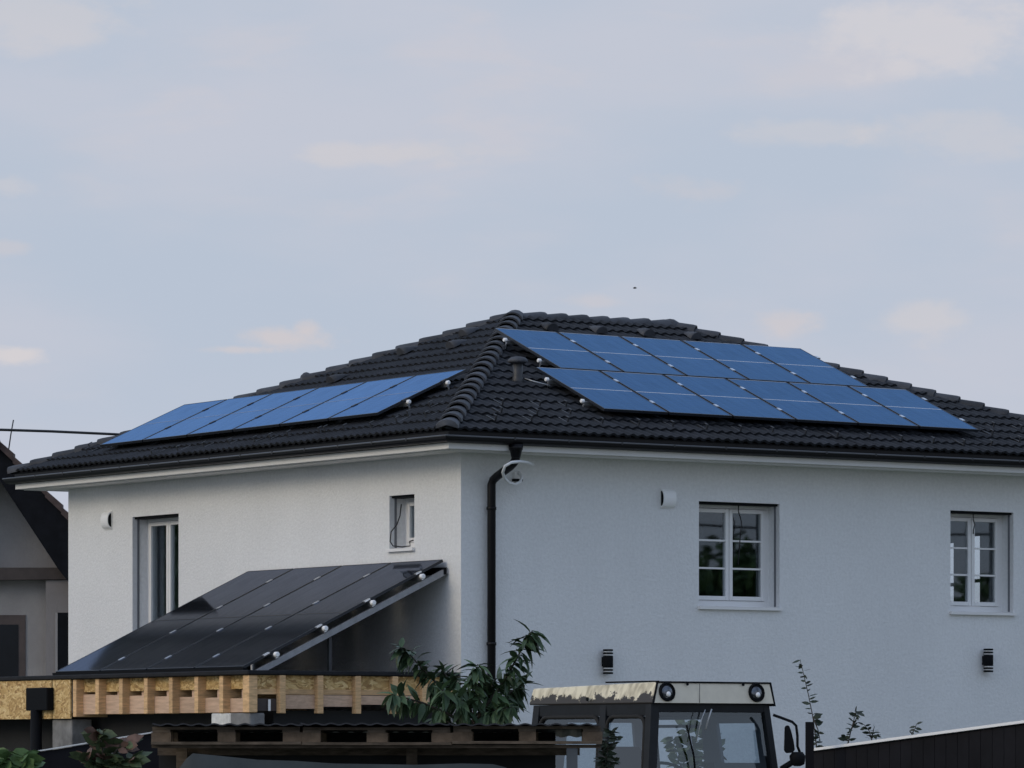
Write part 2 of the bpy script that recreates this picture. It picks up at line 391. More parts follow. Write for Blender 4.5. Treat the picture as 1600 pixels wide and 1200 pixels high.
# ------------------------------------------------------------------ ground
tag(MB().quad((-900, -900, 0), (900, -900, 0), (900, 900, 0), (-900, 900, 0)).build('ground', M_['ground']), 'flat bare earth and short grass of the yards round the house', 'ground', kind='structure')

# ------------------------------------------------------------------ the house
o = .5702 * S; ZG = 3.2602 * S + CAMZ; WY = 8.3951 * S; ZW = 3.1326 * S + CAMZ
PIT = .3628
AX, RY = 3.4372 * S, 4.0166 * S
AZ0 = ZG + (WY / 2 + o) * math.tan(PIT); AZ = AZ0 - .085
RL = 2.2103 * S
A = Vector((AX, RY, AZ)); B = A + Vector((RL, 0, 0))
XE = B.x + AX                                  # end wall
PR_, PL_ = math.atan2(AZ - ZG, RY + o), math.atan2(AZ - ZG, AX + o)
PR0, PL0 = math.atan2(AZ0 - ZG, RY + o), math.atan2(AZ0 - ZG, AX + o)
house = empty('house', (5, 5, 0), 'two storey white rendered house with black tiled hip roof', 'house')

def wall(name, fn, L, z0, z1, holes, th, m, parent):
    b = MB(); us = sorted({0, L, *[h[0] for h in holes], *[h[1] for h in holes]}); zs = sorted({z0, z1, *[h[2] for h in holes], *[h[3] for h in holes]})
    for i in range(len(us) - 1):
        for j in range(len(zs) - 1):
            a, c, e, g = us[i], us[i + 1], zs[j], zs[j + 1]
            if any(h[0] <= a and c <= h[1] and h[2] <= e and g <= h[3] for h in holes): continue
            for d in (0, th): b.quad(fn(a, d, e), fn(c, d, e), fn(c, d, g), fn(a, d, g))
    for u0, u1, e, g in holes:
        b.quad(fn(u0, 0, e), fn(u0, th, e), fn(u0, th, g), fn(u0, 0, g)); b.quad(fn(u1, 0, e), fn(u1, th, e), fn(u1, th, g), fn(u1, 0, g))
        b.quad(fn(u0, 0, e), fn(u1, 0, e), fn(u1, th, e), fn(u0, th, e)); b.quad(fn(u0, 0, g), fn(u1, 0, g), fn(u1, th, g), fn(u0, th, g))
    return b.build(name, m, parent, normals=False)
fr = lambda u, d, z: Vector((u, d, z))
fl = lambda u, d, z: Vector((d, u, z))
fe = lambda u, d, z: Vector((XE - d, u, z))
fb = lambda u, d, z: Vector((u, WY - d, z))
def hole_r(x0, x1, yt, yb):
    p, q = on_right(x0, yt), on_right(x1, yb); return (p.x, q.x, q.z, p.z)
def hole_l(x0, x1, yt, yb):
    p, q = on_left(x0, yt), on_left(x1, yb); return (q.y, p.y, q.z, p.z)
H1 = (3.0901 * S, 4.1868 * S, 1.5795 * S + CAMZ, 2.7175 * S + CAMZ)
h2 = hole_r(1485, 1583.5, 798, 957); H2 = (h2[0], h2[1], H1[2], H1[3])
hd = hole_l(207, 279, 808, 1000); HD = (hd[0], hd[1], 2.85, hd[3])
HS = hole_l(608.5, 647.5, 775, 856)
pe = None
wall('wall', fr, XE, 0, ZW + .05, [H1, H2], .4, M_['stucco'], house)
wall('wall', fl, WY, 0, ZW + .05, [HD, HS], .4, M_['stucco'], house)
def on_end(px, py, x):
    d = ray(px, py); return CAM + d * ((x - CAM.x) / d.x)
ya_, yb2_ = on_end(1492.5, 900, XE - .03).y, on_end(1476, 900, XE - .03).y
yc_, yd_ = on_end(1533.5, 900, XE - .03).y, on_end(1512, 900, XE - .03).y
HE, HF = (ya_, yb2_, 3.62, 4.82), (yc_, yd_, 3.62, 4.90)
wall('wall', fe, WY, 0, ZW + .05, [HE, HF], .06, M_['stucco'], house)
wall('wall', fb, XE, 0, ZW + .05, [], .4, M_['stucco'], house)
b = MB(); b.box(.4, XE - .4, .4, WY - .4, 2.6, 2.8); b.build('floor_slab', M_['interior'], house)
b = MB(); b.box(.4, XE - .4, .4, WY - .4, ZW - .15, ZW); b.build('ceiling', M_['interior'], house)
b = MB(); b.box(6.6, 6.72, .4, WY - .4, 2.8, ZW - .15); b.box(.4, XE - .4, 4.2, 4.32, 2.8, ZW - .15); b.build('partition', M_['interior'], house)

def win(name, fn, H, two, bars, label, cable=None, dep=.24, sill=True, fw_=.07, rail=True):
    u0, u1, z0, z1 = H
    fm = MB(); t = dep
    fm.box(u0, u0 + fw_, t, t + .08, z0, z1, fn); fm.box(u1 - fw_, u1, t, t + .08, z0, z1, fn)
    fm.box(u0 + fw_, u1 - fw_, t, t + .08, z1 - fw_, z1, fn); fm.box(u0 + fw_, u1 - fw_, t, t + .08, z0, z0 + fw_ + .02, fn)
    w = fm.build(name, M_['pvc'], house); tag(w, label)
    ins = [(u0 + fw_, u1 - fw_)]
    if two:
        mid = (u0 + u1) / 2 if two is True else u0 + (u1 - u0) * two
        ins = [(u0 + fw_, mid), (mid, u1 - fw_)]
    zb, zt = z0 + fw_ + .02, z1 - fw_
    for (a, c) in ins:
        s = MB(); k = .055; y0, y1 = t - .02, t + .05
        a2, c2, zb2, zt2 = a + .004, c - .004, zb + .004, zt - .004
        s.box(a2, a2 + k, y0, y1, zb2, zt2, fn); s.box(c2 - k, c2, y0, y1, zb2, zt2, fn)
        s.box(a2 + k, c2 - k, y0, y1, zt2 - k, zt2, fn); s.box(a2 + k, c2 - k, y0, y1, zb2, zb2 + k, fn)
        s.build('sash', M_['pvc'], w, bevel=.006)
        ga, gc, gz0, gz1 = a2 + k, c2 - k, zb2 + k, zt2 - k
        for q in range(bars + 1):
            e0 = gz0 + (gz1 - gz0) * q / (bars + 1); e1 = gz0 + (gz1 - gz0) * (q + 1) / (bars + 1)
            MB().box(ga, gc, t + .012, t + .020, e0, e1, fn).build('pane', M_['glass'], w)
            if q: MB().box(ga, gc, t - .004, t + .009, e0 - .012, e0 + .012, fn).build('glazing_bar', M_['pvc'], w)
    if sill:
        sl = MB(); sl.hexa([fn(u0 - .02, -.05, z0 - .035), fn(u1 + .02, -.05, z0 - .035), fn(u0 - .02, t, z0 - .03), fn(u1 + .02, t, z0 - .03),
                            fn(u0 - .02, -.05, z0 + .003), fn(u1 + .02, -.05, z0 + .003), fn(u0 - .02, t, z0 + .018), fn(u1 + .02, t, z0 + .018)])
        sl.build('sill', M_['pvc'], w)
    MB().box(u0 + .002, u1 - .002, .035, t - .03, z1 - .030, z1 - .002, fn).build('shutter_slot', M_['black'], w)  # black strip standing in for the shadow under the lintel
    if rail:
        far = u1 if fn is fr else u1
        MB().box(far - .012, far + .002, .075, .105, z0 + .02, z1 - .002, fn).build('shutter_rail', M_['shutter'], w)
    if cable:
        MB().tube([fn(*c) for c in cable], .008, 6).build('loose_cable', M_['cord'], w)
    return w
uc = (H1[0] + H1[1]) / 2
win('window', fr, H1, True, 2, 'white two leaf window with two bars per leaf and a black cord hanging in it',
    [(uc + .10, .15, H1[3]), (uc + .11, .17, H1[3] - .10), (uc + .17, .18, H1[3] - .24), (uc + .15, .18, H1[3] - .42), (uc + .14, .19, H1[3] - .60), (uc + .12, .19, H1[3] - .80)])
uc = (H2[0] + H2[1]) / 2
win('window', fr, H2, True, 2, 'narrower white two leaf window at the right with a bright reflection',
    [(uc - .02, .16, H2[3]), (uc - .015, .17, H2[3] - .10), (uc + .015, .17, H2[3] - .17), (uc - .01, .17, H2[3] - .24), (uc - .012, .17, H2[3] - .30)])
win('balcony_door', fl, HD, .52, 0, 'tall white glazed door partly hidden behind the black panels', None, dep=.24, sill=False)
cs = HS
win('window', fl, HS, False, 0, 'small narrow window with loose black cord on its sill',
    [(p_.y, p_.x, p_.z) for p_ in [on_left(*a) for a in ((627, 788, .14), (625, 806, .08), (620, 820, .02), (611, 831, -.03), (609.5, 846, -.05), (614, 853, -.06), (628, 854.5, -.06), (641, 853, -.06), (640, 846, .02), (646, 844, .04))]], dep=.24)
# end wall opening glazed too
for hh in (HE, HF):
    e_ = MB().box(hh[0] + .001, hh[1] - .001, .03, .04, hh[2], hh[3], fe).build('window', M_['glass'], house)
    MB().box(hh[0], hh[1], .02, .05, (hh[2] + hh[3]) / 2 - .025, (hh[2] + hh[3]) / 2 + .025, fe).build('glazing_bar', M_['pvc'], e_)

# soffit, fascia, gutters
def eave_ring(name, m, prof, parent, sides=(0, 1)):
    """profile points (out, z) swept along the four eaves with mitred corners; one mesh per visible eave"""
    def corner(k, out):
        return [(-out, -out), (XE + out, -out), (XE + out, WY + out), (-out, WY + out)][k]
    res = []
    for sd_ in sides:
        k0, k1 = {0: (0, 1), 1: (3, 0), 2: (1, 2), 3: (2, 3)}[sd_]
        bb = MB()
        for (o0, z0), (o1, z1) in zip(prof, prof[1:]):
            p, q = corner(k0, o0), corner(k1, o0); r_, s_ = corner(k0, o1), corner(k1, o1)
            bb.quad((*p, z0), (*q, z0), (*s_, z1), (*r_, z1))
        res.append(bb.build(name, m, parent, normals=False))
    return res
fo = o - .13
eave_ring('soffit', M_['trim'], [(0, ZW), (fo - .09, ZW - .012), (fo - .09, ZW + .004), (fo, ZW + .002), (fo, ZW + .12)], house, (0, 1, 2, 3))
eave_ring('fascia', M_['gutter'], [(fo + .004, ZW + .075), (fo + .008, ZG + .08)], house, (0, 1, 2, 3))
gp = []
gr, gc_ = .068, o - .068
for i in range(9):
    a = math.pi * i / 8
    gp.append((gc_ + gr * math.cos(a), ZG - .010 - .066 * math.sin(a) if 0 < i < 8 else ZG - (.0 if i == 0 else .0)))
gp = [(o + .004, ZG - .006), (o + .006, ZG + .004), (o - .004, ZG + .006)] + gp
gut = eave_ring('gutter', M_['gutter'], gp, house, (0, 1, 2, 3))
rim = eave_ring('gutter_rim', mat('gutter_rim', (.10, .105, .115), .35, metal=.3), [(o + .008, ZG - .010), (o + .010, ZG + .002), (o + .004, ZG + .010), (o - .004, ZG + .009)], gut[0], (0, 1))  # paler strip on the lip; the edge highlight is put into its colour
for k in range(14):
    x = .35 + k * .82
    MB().box(x - .012, x + .012, -o - .012, -o + .06, ZG - .02, ZG + .014).build('gutter_bracket', M_['darkmetal'], gut[0])
for k in range(13):
    y = .2 + k * .8
    MB().box(-o - .012, -o + .06, y - .012, y + .012, ZG - .02, ZG + .014).build('gutter_bracket', M_['darkmetal'], gut[1])

# downpipe
tb = on_right(768, 757, -.085)
dp = MB()
p0 = on_right(806, 694, -o + .075); p0.z = ZG - .08
path = [p0 + Vector((0, 0, .01)), p0 + Vector((0, 0, -.05)), on_right(806, 716, -o + .10), on_right(803, 723, -o + .14), on_right(797, 729, -.47), on_right(777, 744, -.19), on_right(770.5, 750, -.11), on_right(768, 757, -.088), Vector((tb.x, -.085, 0.05))]
dp.tube(path, [.075, .06] + [.054] * 7, 12)
dpo = dp.build('downpipe', M_['gutter'], house)
MB().lathe([(.085, 0), (.095, .07), (.055, -.10)][::-1], p0 + Vector((0, 0, -.06)), n=14).build('outlet', M_['gutter'], dpo)
for z in (tb.z - .30, tb.z - 2.0, tb.z - 3.8):
    MB().lathe([(.058, -.02), (.062, -.02), (.062, .02), (.058, .02)], (tb.x, -.085, z), n=14).box(tb.x - .02, tb.x + .02, -.04, .0, z - .015, z + .015).build('pipe_clip', M_['gutter'], dpo)

# ---------------- roof
NR = Vector((0, -math.sin(PR_), math.cos(PR_))); NL = Vector((-math.sin(PL_), 0, math.cos(PL_)))
E0, E1, E2, E3 = Vector((-o, -o, ZG)), Vector((XE + o, -o, ZG)), Vector((XE + o, WY + o, ZG)), Vector((-o, WY + o, ZG))
ins = .10
dk = MB(); zz = Vector((0, 0, .03))
def inset(p, q): return p + (q - p) * (ins / o * .13)
e0, e1, e2, e3 = [inset(p, q) + zz for p, q in ((E0, A), (E1, B), (E2, B), (E3, A))]
a_, b_ = A + zz, B + zz
dk.quad(e0, e1, b_, a_).quad(e3, e0, a_).quad(e1, e2, b_).quad(e2, e3, a_, b_)
dk.quad(e3, e2, e1, e0)
roof = dk.build('roof', M_['tile'], house)
TW, TG = .30, .345
def tile_mesh(name):
    b = MB(); n = 12; L = TG + .05
    def h(u): return .026 * (.5 + .5 * math.cos(2 * math.pi * (2 * u - .25))) ** 1.2
    rows = [(0, .040), (L, .008)]
    for j, (y, lift) in enumerate(rows):
        for i in range(n + 1): b.v.append((TW * i / n, y, h(i / n) + lift))
    for i in range(n): b.f.append((i, i + 1, n + 2 + i, n + 1 + i)); b.sm.append(True)
    k = len(b.v)
    for i in range(n + 1): b.v.append((TW * i / n, 0, h(i / n) + .040)); 
    for i in range(n + 1): b.v.append((TW * i / n, 0.004, h(i / n) + .008))
    for i in range(n): b.f.append((k + i, k + n + 1 + i, k + n + 2 + i, k + i + 1)); b.sm.append(False)
    return b.mesh(name, M_['tile'], normals=False)
TILE = tile_mesh('roof_tile')
cands = []
def tile_plane(O, ex, et, n, width, slope_len, cutters, covered):
    Mb = Matrix(((ex.x, et.x, n.x, 0), (ex.y, et.y, n.y, 0), (ex.z, et.z, n.z, 0), (0, 0, 0, 1)))
    rows = int(slope_len / TG) + 1; cols = int(width / TW) + 2
    for j in range(rows):
        for i in range(-1, cols):
            P = O + ex * (i * TW) + et * (j * TG)
            cs_ = [P + ex * a + et * c for a in (0, TW) for c in (0, TG + .05)]
            flag = 0
            for (cp, cn) in cutters:
                ds = [(q - cp).dot(cn) for q in cs_]
                if max(ds) < .01: flag = 2; break
                if min(ds) < 0: flag = 1
            if flag == 2: continue
            M = Matrix.Translation(P) @ Mb
            cen = P + ex * TW / 2 + et * TG / 2
            cands.append((M, flag, cutters, cen, covered(cen)))
hipL = lambda P, Q, inside: (lambda nn: (P, nn if (inside - P).dot(nn) > 0 else -nn))((Q - P).cross(Vector((0, 0, 1))).normalized())
INR = Vector((4, 1, 0)); INL = Vector((0, 4, 0))
ex = Vector((1, 0, 0)); et = Vector((0, math.cos(PR_), math.sin(PR_)))
lift = .035
rp = lambda c: False
hp0 = hipL(E0, A, INR); hp1 = hipL(E1, B, INR); rd = (A + Vector((0, -.005, 0)), Vector((0, -1, 0)))
# panel placement numbers (from the same survey as the roof)
LD = .12 * S
X0, XS, S0, PW, PLN, RG = 1.8702 * S, 2.2149 * S, .7411 * S, .857 * S, 1.4228 * S, .0357 * S
Y0, T0, WLP, LLP = 1.4182 * S, .5612 * S, .9815 * S, 1.2686 * S
prp, plp, rr, rl2 = .3827, .4219, -.0177, -.0147
def cov_r(c):
    t_ = (c.y + o) / math.cos(PR_); x = c.x
    return (S0 + .2 < t_ < S0 + PLN and X0 - .3 < x < X0 + 6 * PW) or (S0 + PLN < t_ < S0 + 2 * PLN + .1 and XS - .4 < x < XS + 5 * PW - .1)
def cov_l(c):
    t_ = (c.x + o) / math.cos(PL_)
    return T0 + .1 < t_ < T0 + LLP and Y0 + .2 < c.y < Y0 + 6 * WLP
tile_plane(Vector((-o, -o + ins * math.cos(PR_), ZG + ins * math.sin(PR_))) + NR * lift, ex, et, NR, XE + 2 * o, (RY + o) / math.cos(PR_), [hp0, hp1, rd], cov_r)
hp2 = hipL(E0, A, INL); hp3 = hipL(E3, A, INL)
tile_plane(Vector((-o + ins * math.cos(PL_), WY + o, ZG + ins * math.sin(PL_))) + NL * lift, Vector((0, -1, 0)), Vector((math.cos(PL_), 0, math.sin(PL_))), NL, WY + 2 * o, (AX + o) / math.cos(PL_), [hp2, hp3], cov_l)
def cut_mesh(M, cutters):
    bm = bmesh.new(); bm.from_mesh(TILE); bm.transform(M)
    for cp, cn in cutters:
        g = bm.verts[:] + bm.edges[:] + bm.faces[:]
        bmesh.ops.bisect_plane(bm, geom=g, plane_co=cp, plane_no=cn, clear_inner=True, clear_outer=False)
    return bm
def seen_size(c):
    p = c[3]; d = (p - CAM); x = 800 + FPX * d.dot(RT) / d.dot(FW)
    if c[4] or x < -20 or x > 1620: return 1e9
    return d.dot(FW)
cands.sort(key=seen_size)
rest = bmesh.new(); nobj = 0
for k, (M, flag, cut, cen, cov) in enumerate(cands):
    jit = Matrix.Translation((random.uniform(-.002, .002), random.uniform(-.004, .004), random.uniform(0, .004)))
    M = M @ jit
    if nobj < 300 and seen_size(cands[k]) < 1e8:
        if flag:
            bm = cut_mesh(M, cut)
            if not bm.faces: bm.free(); continue
            me = bpy.data.meshes.new('roof_tile'); bm.to_mesh(me); bm.free(); me.materials.append(M_['tile'])
            link('roof_tile', me, roof)
        else: link('roof_tile', TILE, roof, M)
        nobj += 1
    else:
        bm = cut_mesh(M, cut) if flag else None
        if bm is None: bm = bmesh.new(); bm.from_mesh(TILE); bm.transform(M)
        tmp = bpy.data.meshes.new('tmp'); bm.to_mesh(tmp); bm.free(); rest.from_mesh(tmp); bpy.data.meshes.remove(tmp)
me = bpy.data.meshes.new('roof_tiles_far'); rest.to_mesh(me); rest.free(); me.materials.append(M_['tile'])
tag(link('roof_tiles', me, roof), kind='stuff')

# ridge and hip caps
def cap_mesh(r0=.118, r1=.098, L=.40, end=False):
    b = MB(); n = 8
    prof = [(0, r0), (.05, r0 * 1.03), (L, r1)]
    for y, r_ in prof:
        for i in range(n + 1):
            a = math.pi * i / n * 1.06 - .03 * math.pi; b.v.append((r_ * math.cos(a), y, r_ * .86 * math.sin(a)))
    for j in range(2):
        for i in range(n): b.f.append((j * (n + 1) + i, j * (n + 1) + i + 1, (j + 1) * (n + 1) + i + 1, (j + 1) * (n + 1) + i)); b.sm.append(True)
    k = len(b.v)
    if end:
        b.v.append((0, -.03, r0 * .3)); 
        for i in range(n + 1): a = math.pi * i / n * 1.06 - .03 * math.pi; b.v.append((r0 * math.cos(a), 0, r0 * .86 * math.sin(a)))
        for i in range(n): b.f.append((k, k + 2 + i, k + 1 + i)); b.sm.append(False)
    else:
        for q in (r0, r0 * .8):
            for i in range(n + 1): a = math.pi * i / n * 1.06 - .03 * math.pi; b.v.append((q * math.cos(a), 0.0, q * .86 * math.sin(a)))
        for i in range(n): b.f.append((k + i, k + i + 1, k + n + 2 + i, k + n + 1 + i)); b.sm.append(False)
    return b.mesh('ridge_tile', M_['cap'], normals=False)
CAP, CAPE = cap_mesh(), cap_mesh(end=True)
def caps(P, Q, pitch=.355, start=.12, tilt=.06, up=.0, stop=0, r=1.0):
    d = (Q - P).normalized(); Lh = (Q - P).length - stop
    x = d.cross(Vector((0, 0, 1))).normalized(); n = x.cross(d).normalized()
    s = start; k = 0
    while s < Lh - .05:
        y2 = (d * math.cos(tilt) - n * math.sin(tilt)); n2 = x.cross(y2)
        pos = P + d * s + n * (up + random.uniform(-.004, .004))
        M = Matrix(((x.x * r, y2.x, n2.x, pos.x), (x.y * r, y2.y, n2.y, pos.y), (x.z * r, y2.z, n2.z, pos.z), (0, 0, 0, 1)))
        link('ridge_tile', CAPE if k == 0 else CAP, roof, M); s += pitch; k += 1
caps(E0 + Vector((0, 0, .04)), A + Vector((0, 0, .04)), r=1.2, up=.03, tilt=.085)
caps(E3 + Vector((0, 0, .04)), A + Vector((0, 0, .04)))
caps(E1 + Vector((0, 0, .04)), B + Vector((0, 0, .04)))
caps(B + Vector((-.05, 0, .025)), A + Vector((0, 0, .025)), up=.0, start=0, stop=.30, r=1.15)
def knob(P, r=.17):
    MB().lathe([(r, -.08), (r * 1.0, .02), (r * .8, .09), (r * .4, .13), (.01, .14)], P, n=14).build('hip_knob', M_['cap'], roof)
knob(A + Vector((0, 0, -.01)), .15); knob(B + Vector((0, 0, .0)), .16)
knobp = E3 + (A - E3) * .60; knob(knobp + Vector((0, 0, .03)), .10)

# points on the tile planes
def plane_pt(px, py, O, n):
    d = ray(px, py); return CAM + d * ((O - CAM).dot(n) / d.dot(n))
def frame_on(P, n, et):
    x = et.cross(n).normalized(); return Matrix(((x.x, et.x, n.x, P.x), (x.y, et.y, n.y, P.y), (x.z, et.z, n.z, P.z), (0, 0, 0, 1)))
etR = Vector((0, math.cos(PR_), math.sin(PR_))); etL = Vector((math.cos(PL_), 0, math.sin(PL_)))
OR_ = E0 + NR * (lift + .04); OL_ = E0 + NL * (lift + .04)
# snow guards
sg = MB(); sg.box(-.012, .012, -.02, .20, 0, .008); sg.box(-.012, .012, -.02, -.012, 0, .075); sg.box(-.012, .012, -.012, .05, .067, .075)
SG = sg.mesh('snow_guard', M_['darkmetal'])
for (px, py) in [(997, 664), (1050, 667), (1103, 671), (1156, 674), (1206, 676), (1257, 680), (1307, 683), (1357, 686), (1407, 689), (1457, 692), (1505, 695),
                 (784, 632), (782, 645), (773, 657), (842, 635), (838, 648), (829, 658), (883, 635), (890, 648), (886, 660), (940, 662),
                 (1551, 668), (1549, 680), (1548, 696), (1594, 672), (1592, 690)]:
    link('snow_guard', SG, roof, frame_on(plane_pt(px, py, OR_, NR), NR, etR))
for (px, py) in [(674, 636), (668, 652), (640, 650), (622, 660), (582, 668), (540, 672), (510, 674), (501, 676), (452, 682), (424, 686), (400, 690), (360, 694), (320, 699), (280, 705), (240, 711), (142, 700), (138, 708)]:
    link('snow_guard', SG, roof, frame_on(plane_pt(px, py, OL_, NL), NL, etL))
# vent tiles
vm = MB(); n = 8
for j, (y, r_) in enumerate([(0, .10), (.10, .085), (.24, .04), (.32, .0)]):
    for i in range(n + 1):
        a = math.pi * i / n; vm.v.append((max(r_, .004) * math.cos(a), y, .02 + r_ * .95 * math.sin(a)))
for j in range(3):
    for i in range(n): vm.f.append((j * (n + 1) + i, j * (n + 1) + i + 1, (j + 1) * (n + 1) + i + 1, (j + 1) * (n + 1) + i)); vm.sm.append(True)
vm.f.append(tuple(range(n + 1))); vm.sm.append(False)
VT = vm.mesh('vent_tile', M_['cap'])
for (px, py) in [(863, 518), (940, 523), (1014, 527), (1088, 532)]:
    link('vent_tile', VT, roof, frame_on(plane_pt(px, py, OR_, NR), NR, etR))
for (px, py) in [(724, 527), (704, 546), (627, 556), (517, 600)]:
    link('vent_tile', VT, roof, frame_on(plane_pt(px, py, OL_, NL), NL, etL))
# vent pipe with mushroom cap
pp = plane_pt(809, 594, OR_, NR)
vp = MB().lathe([(.11, -.12), (.075, .02), (.066, .06), (.066, .26)], pp, n=16).build('vent_pipe', M_['darkmetal'], roof)
MB().lathe([(.10, .22), (.135, .235), (.13, .262), (.10, .292), (.05, .305)], pp, n=18).build('pipe_cowl', M_['cap'], roof)
MB().tube([pp + Vector((.06, -.08, .02)), pp + Vector((.08, -.22, -.02)), pp + Vector((.28, -.34, -.08))], .008, 6).build('pipe_cable', M_['blade'], roof)

# ------------------------------------------------------------------ solar panels
def make_panel(name, w, l, pv, line, frame, top, label, group):
    r = empty(name, (0, 0, 0), label, 'solar panel', group)
    g = .016; fwid = .016; th = .035
    f = MB(); f.box(g, g + fwid, 0, l, 0, th); f.box(w - g - fwid, w - g, 0, l, 0, th); f.box(g + fwid, w - g - fwid, 0, fwid, 0, th)
    f.build('frame', M_[frame], r)
    MB().box(g + fwid, w - g - fwid, l - fwid, l, 0, th).build('top_edge', M_[top], r)
    MB().box(g + fwid, w - g - fwid, fwid, l - fwid, .004, th - .002).build('cell_glass', M_[pv], r)
    if line: MB().box(g + fwid, w - g - fwid, l / 2 - .009, l / 2 + .009, th - .003, th - .0005).build('centre_strip', M_[line], r)
    return r
def clamp(parent, x, y, M):
    c = MB().box(x - .022, x + .022, y - .045, y + .045, .026, .043)
    return c
def basis(P, x, y):
    x = x.normalized(); n = x.cross(y).normalized(); y = n.cross(x)
    return Matrix(((x.x, y.x, n.x, P.x), (x.y, y.y, n.y, P.y), (x.z, y.z, n.z, P.z), (0, 0, 0, 1)))
c_, s_ = math.cos(PR0), math.sin(PR0)
ybR, zbR = -o + S0 * c_ - LD * s_, ZG + S0 * s_ + LD * c_
crp, srp = math.cos(prp), math.sin(prp)
def prt(x, t_):
    t2 = t_ - S0 + (x - X0) * rr; return Vector((x - t2 * rr, ybR + t2 * crp, zbR + t2 * srp))
exR = (prt(5, S0) - prt(4, S0)); eyR = (prt(4, S0 + 1) - prt(4, S0))
c2, s2 = math.cos(PL0), math.sin(PL0)
xbL, zbL = -o + T0 * c2 - LD * s2, ZG + T0 * s2 + LD * c2
clp, slp = math.cos(plp), math.sin(plp)
def plt_(y, t_):
    t2 = t_ - T0 + (y - Y0) * rl2; return Vector((xbL + t2 * clp, y - t2 * rl2, zbL + t2 * slp))
ORD = ['first', 'second', 'third', 'fourth', 'fifth', 'sixth']
def clamps(root, spots):
    for (x, y) in spots: clamp(root, x, y, None).build('clamp', M_['alu'], root)
def rail(name, P, Q, n, label, group='mounting rails under the solar panels', endcap=True):
    r = empty(name, P, label, 'mounting rail', group)
    MB().bar(P, Q, .04, .05, n).build('rail_profile', M_['alu'], r)
    if endcap:
        d = (Q - P).normalized()
        MB().lathe([(.018, -.035), (.029, -.025), (.029, .012), (.02, .02)], P - d * .02 + n * .025, d, n=10).build('end_clamp', M_['white'], r)
        MB().bar(P - n * .03, P - n * .12 + Vector((0, 0, -.02)), .02, .012, d).build('hook', M_['alu'], r)
    return r
proto = make_panel('solar_panel', PW, PLN, 'pv', 'pvline', 'pvframe', 'pvtop', 'x', 'blue solar panels on the right roof slope')
clamps(proto, [(PW, PLN * .24), (PW, PLN * .76)])
first = True
for row, (xs, ts, n, nm) in enumerate([(X0, S0, 6, 'lower'), (XS, S0 + PLN + RG, 5, 'upper')]):
    for i in range(n):
        M = basis(prt(xs + i * PW, ts), exR, eyR)
        lab = f'blue solar panel {ORD[i]} from the left in the {nm} row beside the vent pipe' if i else f'leftmost blue solar panel of the {nm} row on the right roof slope'
        if i == n - 1: lab = f'rightmost blue solar panel of the {nm} row on the right roof slope'
        if first: proto.matrix_basis = M; proto['label'] = lab; first = False
        else: copy_tree(proto, M, lab)
    for q, f in (('lower', .24), ('upper', .76)):
        nn = exR.cross(eyR).normalized()
        rail('mounting_rail', prt(xs - .03, ts + PLN * f) - nn * .03, prt(xs + n * PW + .02, ts + PLN * f) - nn * .03, nn, f'{q} aluminium rail with white end clamp under the {nm} row of panels')
M_['pvline2'] = mat('faint_cell_gap_strip', (.16, .22, .34), .4)
proto2 = make_panel('solar_panel', WLP, LLP, 'pvl', 'pvline2', 'pvframe', 'pvframe', 'x', 'blue solar panels on the left roof slope')
eyL = plt_(4, T0 + 1) - plt_(4, T0); exL = plt_(4, T0) - plt_(5, T0)
for y_ in (.3, .74): clamp(proto2, WLP, LLP * y_, None).build('clamp', M_['darkmetal'], proto2)
for i in range(6):
    M = basis(plt_(Y0 + (6 - i) * WLP, T0), exL, eyL)
    lab = f'blue solar panel {ORD[i]} from the left in the single row on the left roof slope' if 0 < i < 5 else ('leftmost blue solar panel low on the left roof slope' if i == 0 else 'blue solar panel nearest the hip in the left roof row')
    if i == 0: proto2.matrix_basis = M; proto2['label'] = lab
    else: copy_tree(proto2, M, lab)
nn = exL.cross(eyL).normalized()
for q, f in (('lower', .30), ('upper', .74)):
    rail('mounting_rail', plt_(Y0 - .04, T0 + LLP * f) - nn * .03, plt_(Y0 + 6 * WLP + .02, T0 + LLP * f) - nn * .03, nn, f'{q} aluminium rail with white end clamp under the left roof row')

# ------------------------------------------------------------------ things on the walls
def vent_hood(fn, P, label, mirror=1):
    r = empty('wall_vent', P, label, 'wall vent', 'white vent hoods on the house walls')
    w, h, d = .20, .235, .075
    b = MB(); prof = [(0, -h / 2)] + [(d * math.sin(a) ** .8, -h / 2 + h * (1 - math.cos(a)) / 2) for a in [math.pi * k / 10 for k in range(1, 10)]] + [(0, h / 2)]
    b.prism(prof, lambda u, v, t_: fn(t_, -u, v), -w / 2, w / 2); b.build('hood', M_['white'], r)
    m2 = MB(); m2.box(-w / 2 - .012, w / 2 + .012, -.015, 0, -h / 2 - .012, h / 2 + .012, fn); m2.build('back_plate', M_['trim'], r)
    s3 = MB(); s = -1 if mirror > 0 else 1
    prof2 = [(u * .86 + .001, v * .84) for u, v in prof]
    s3.prism(prof2, lambda u, v, t_: fn(t_, -u, v), s * w / 2, s * (w / 2 + .004)); s3.build('side_grille', M_['black'], r)
    return r
Pv = on_right(1042, 779); vent_hood(lambda u, d, z: Vector((Pv.x + u, d, Pv.z + z)), Pv, 'white vent hood on the right wall left of the window', 1)
Pv2 = on_left(169.5, 813); vent_hood(lambda u, d, z: Vector((d, Pv2.y + u, Pv2.z + z)), Pv2, 'white vent hood high on the left wall near the tall door', 1)
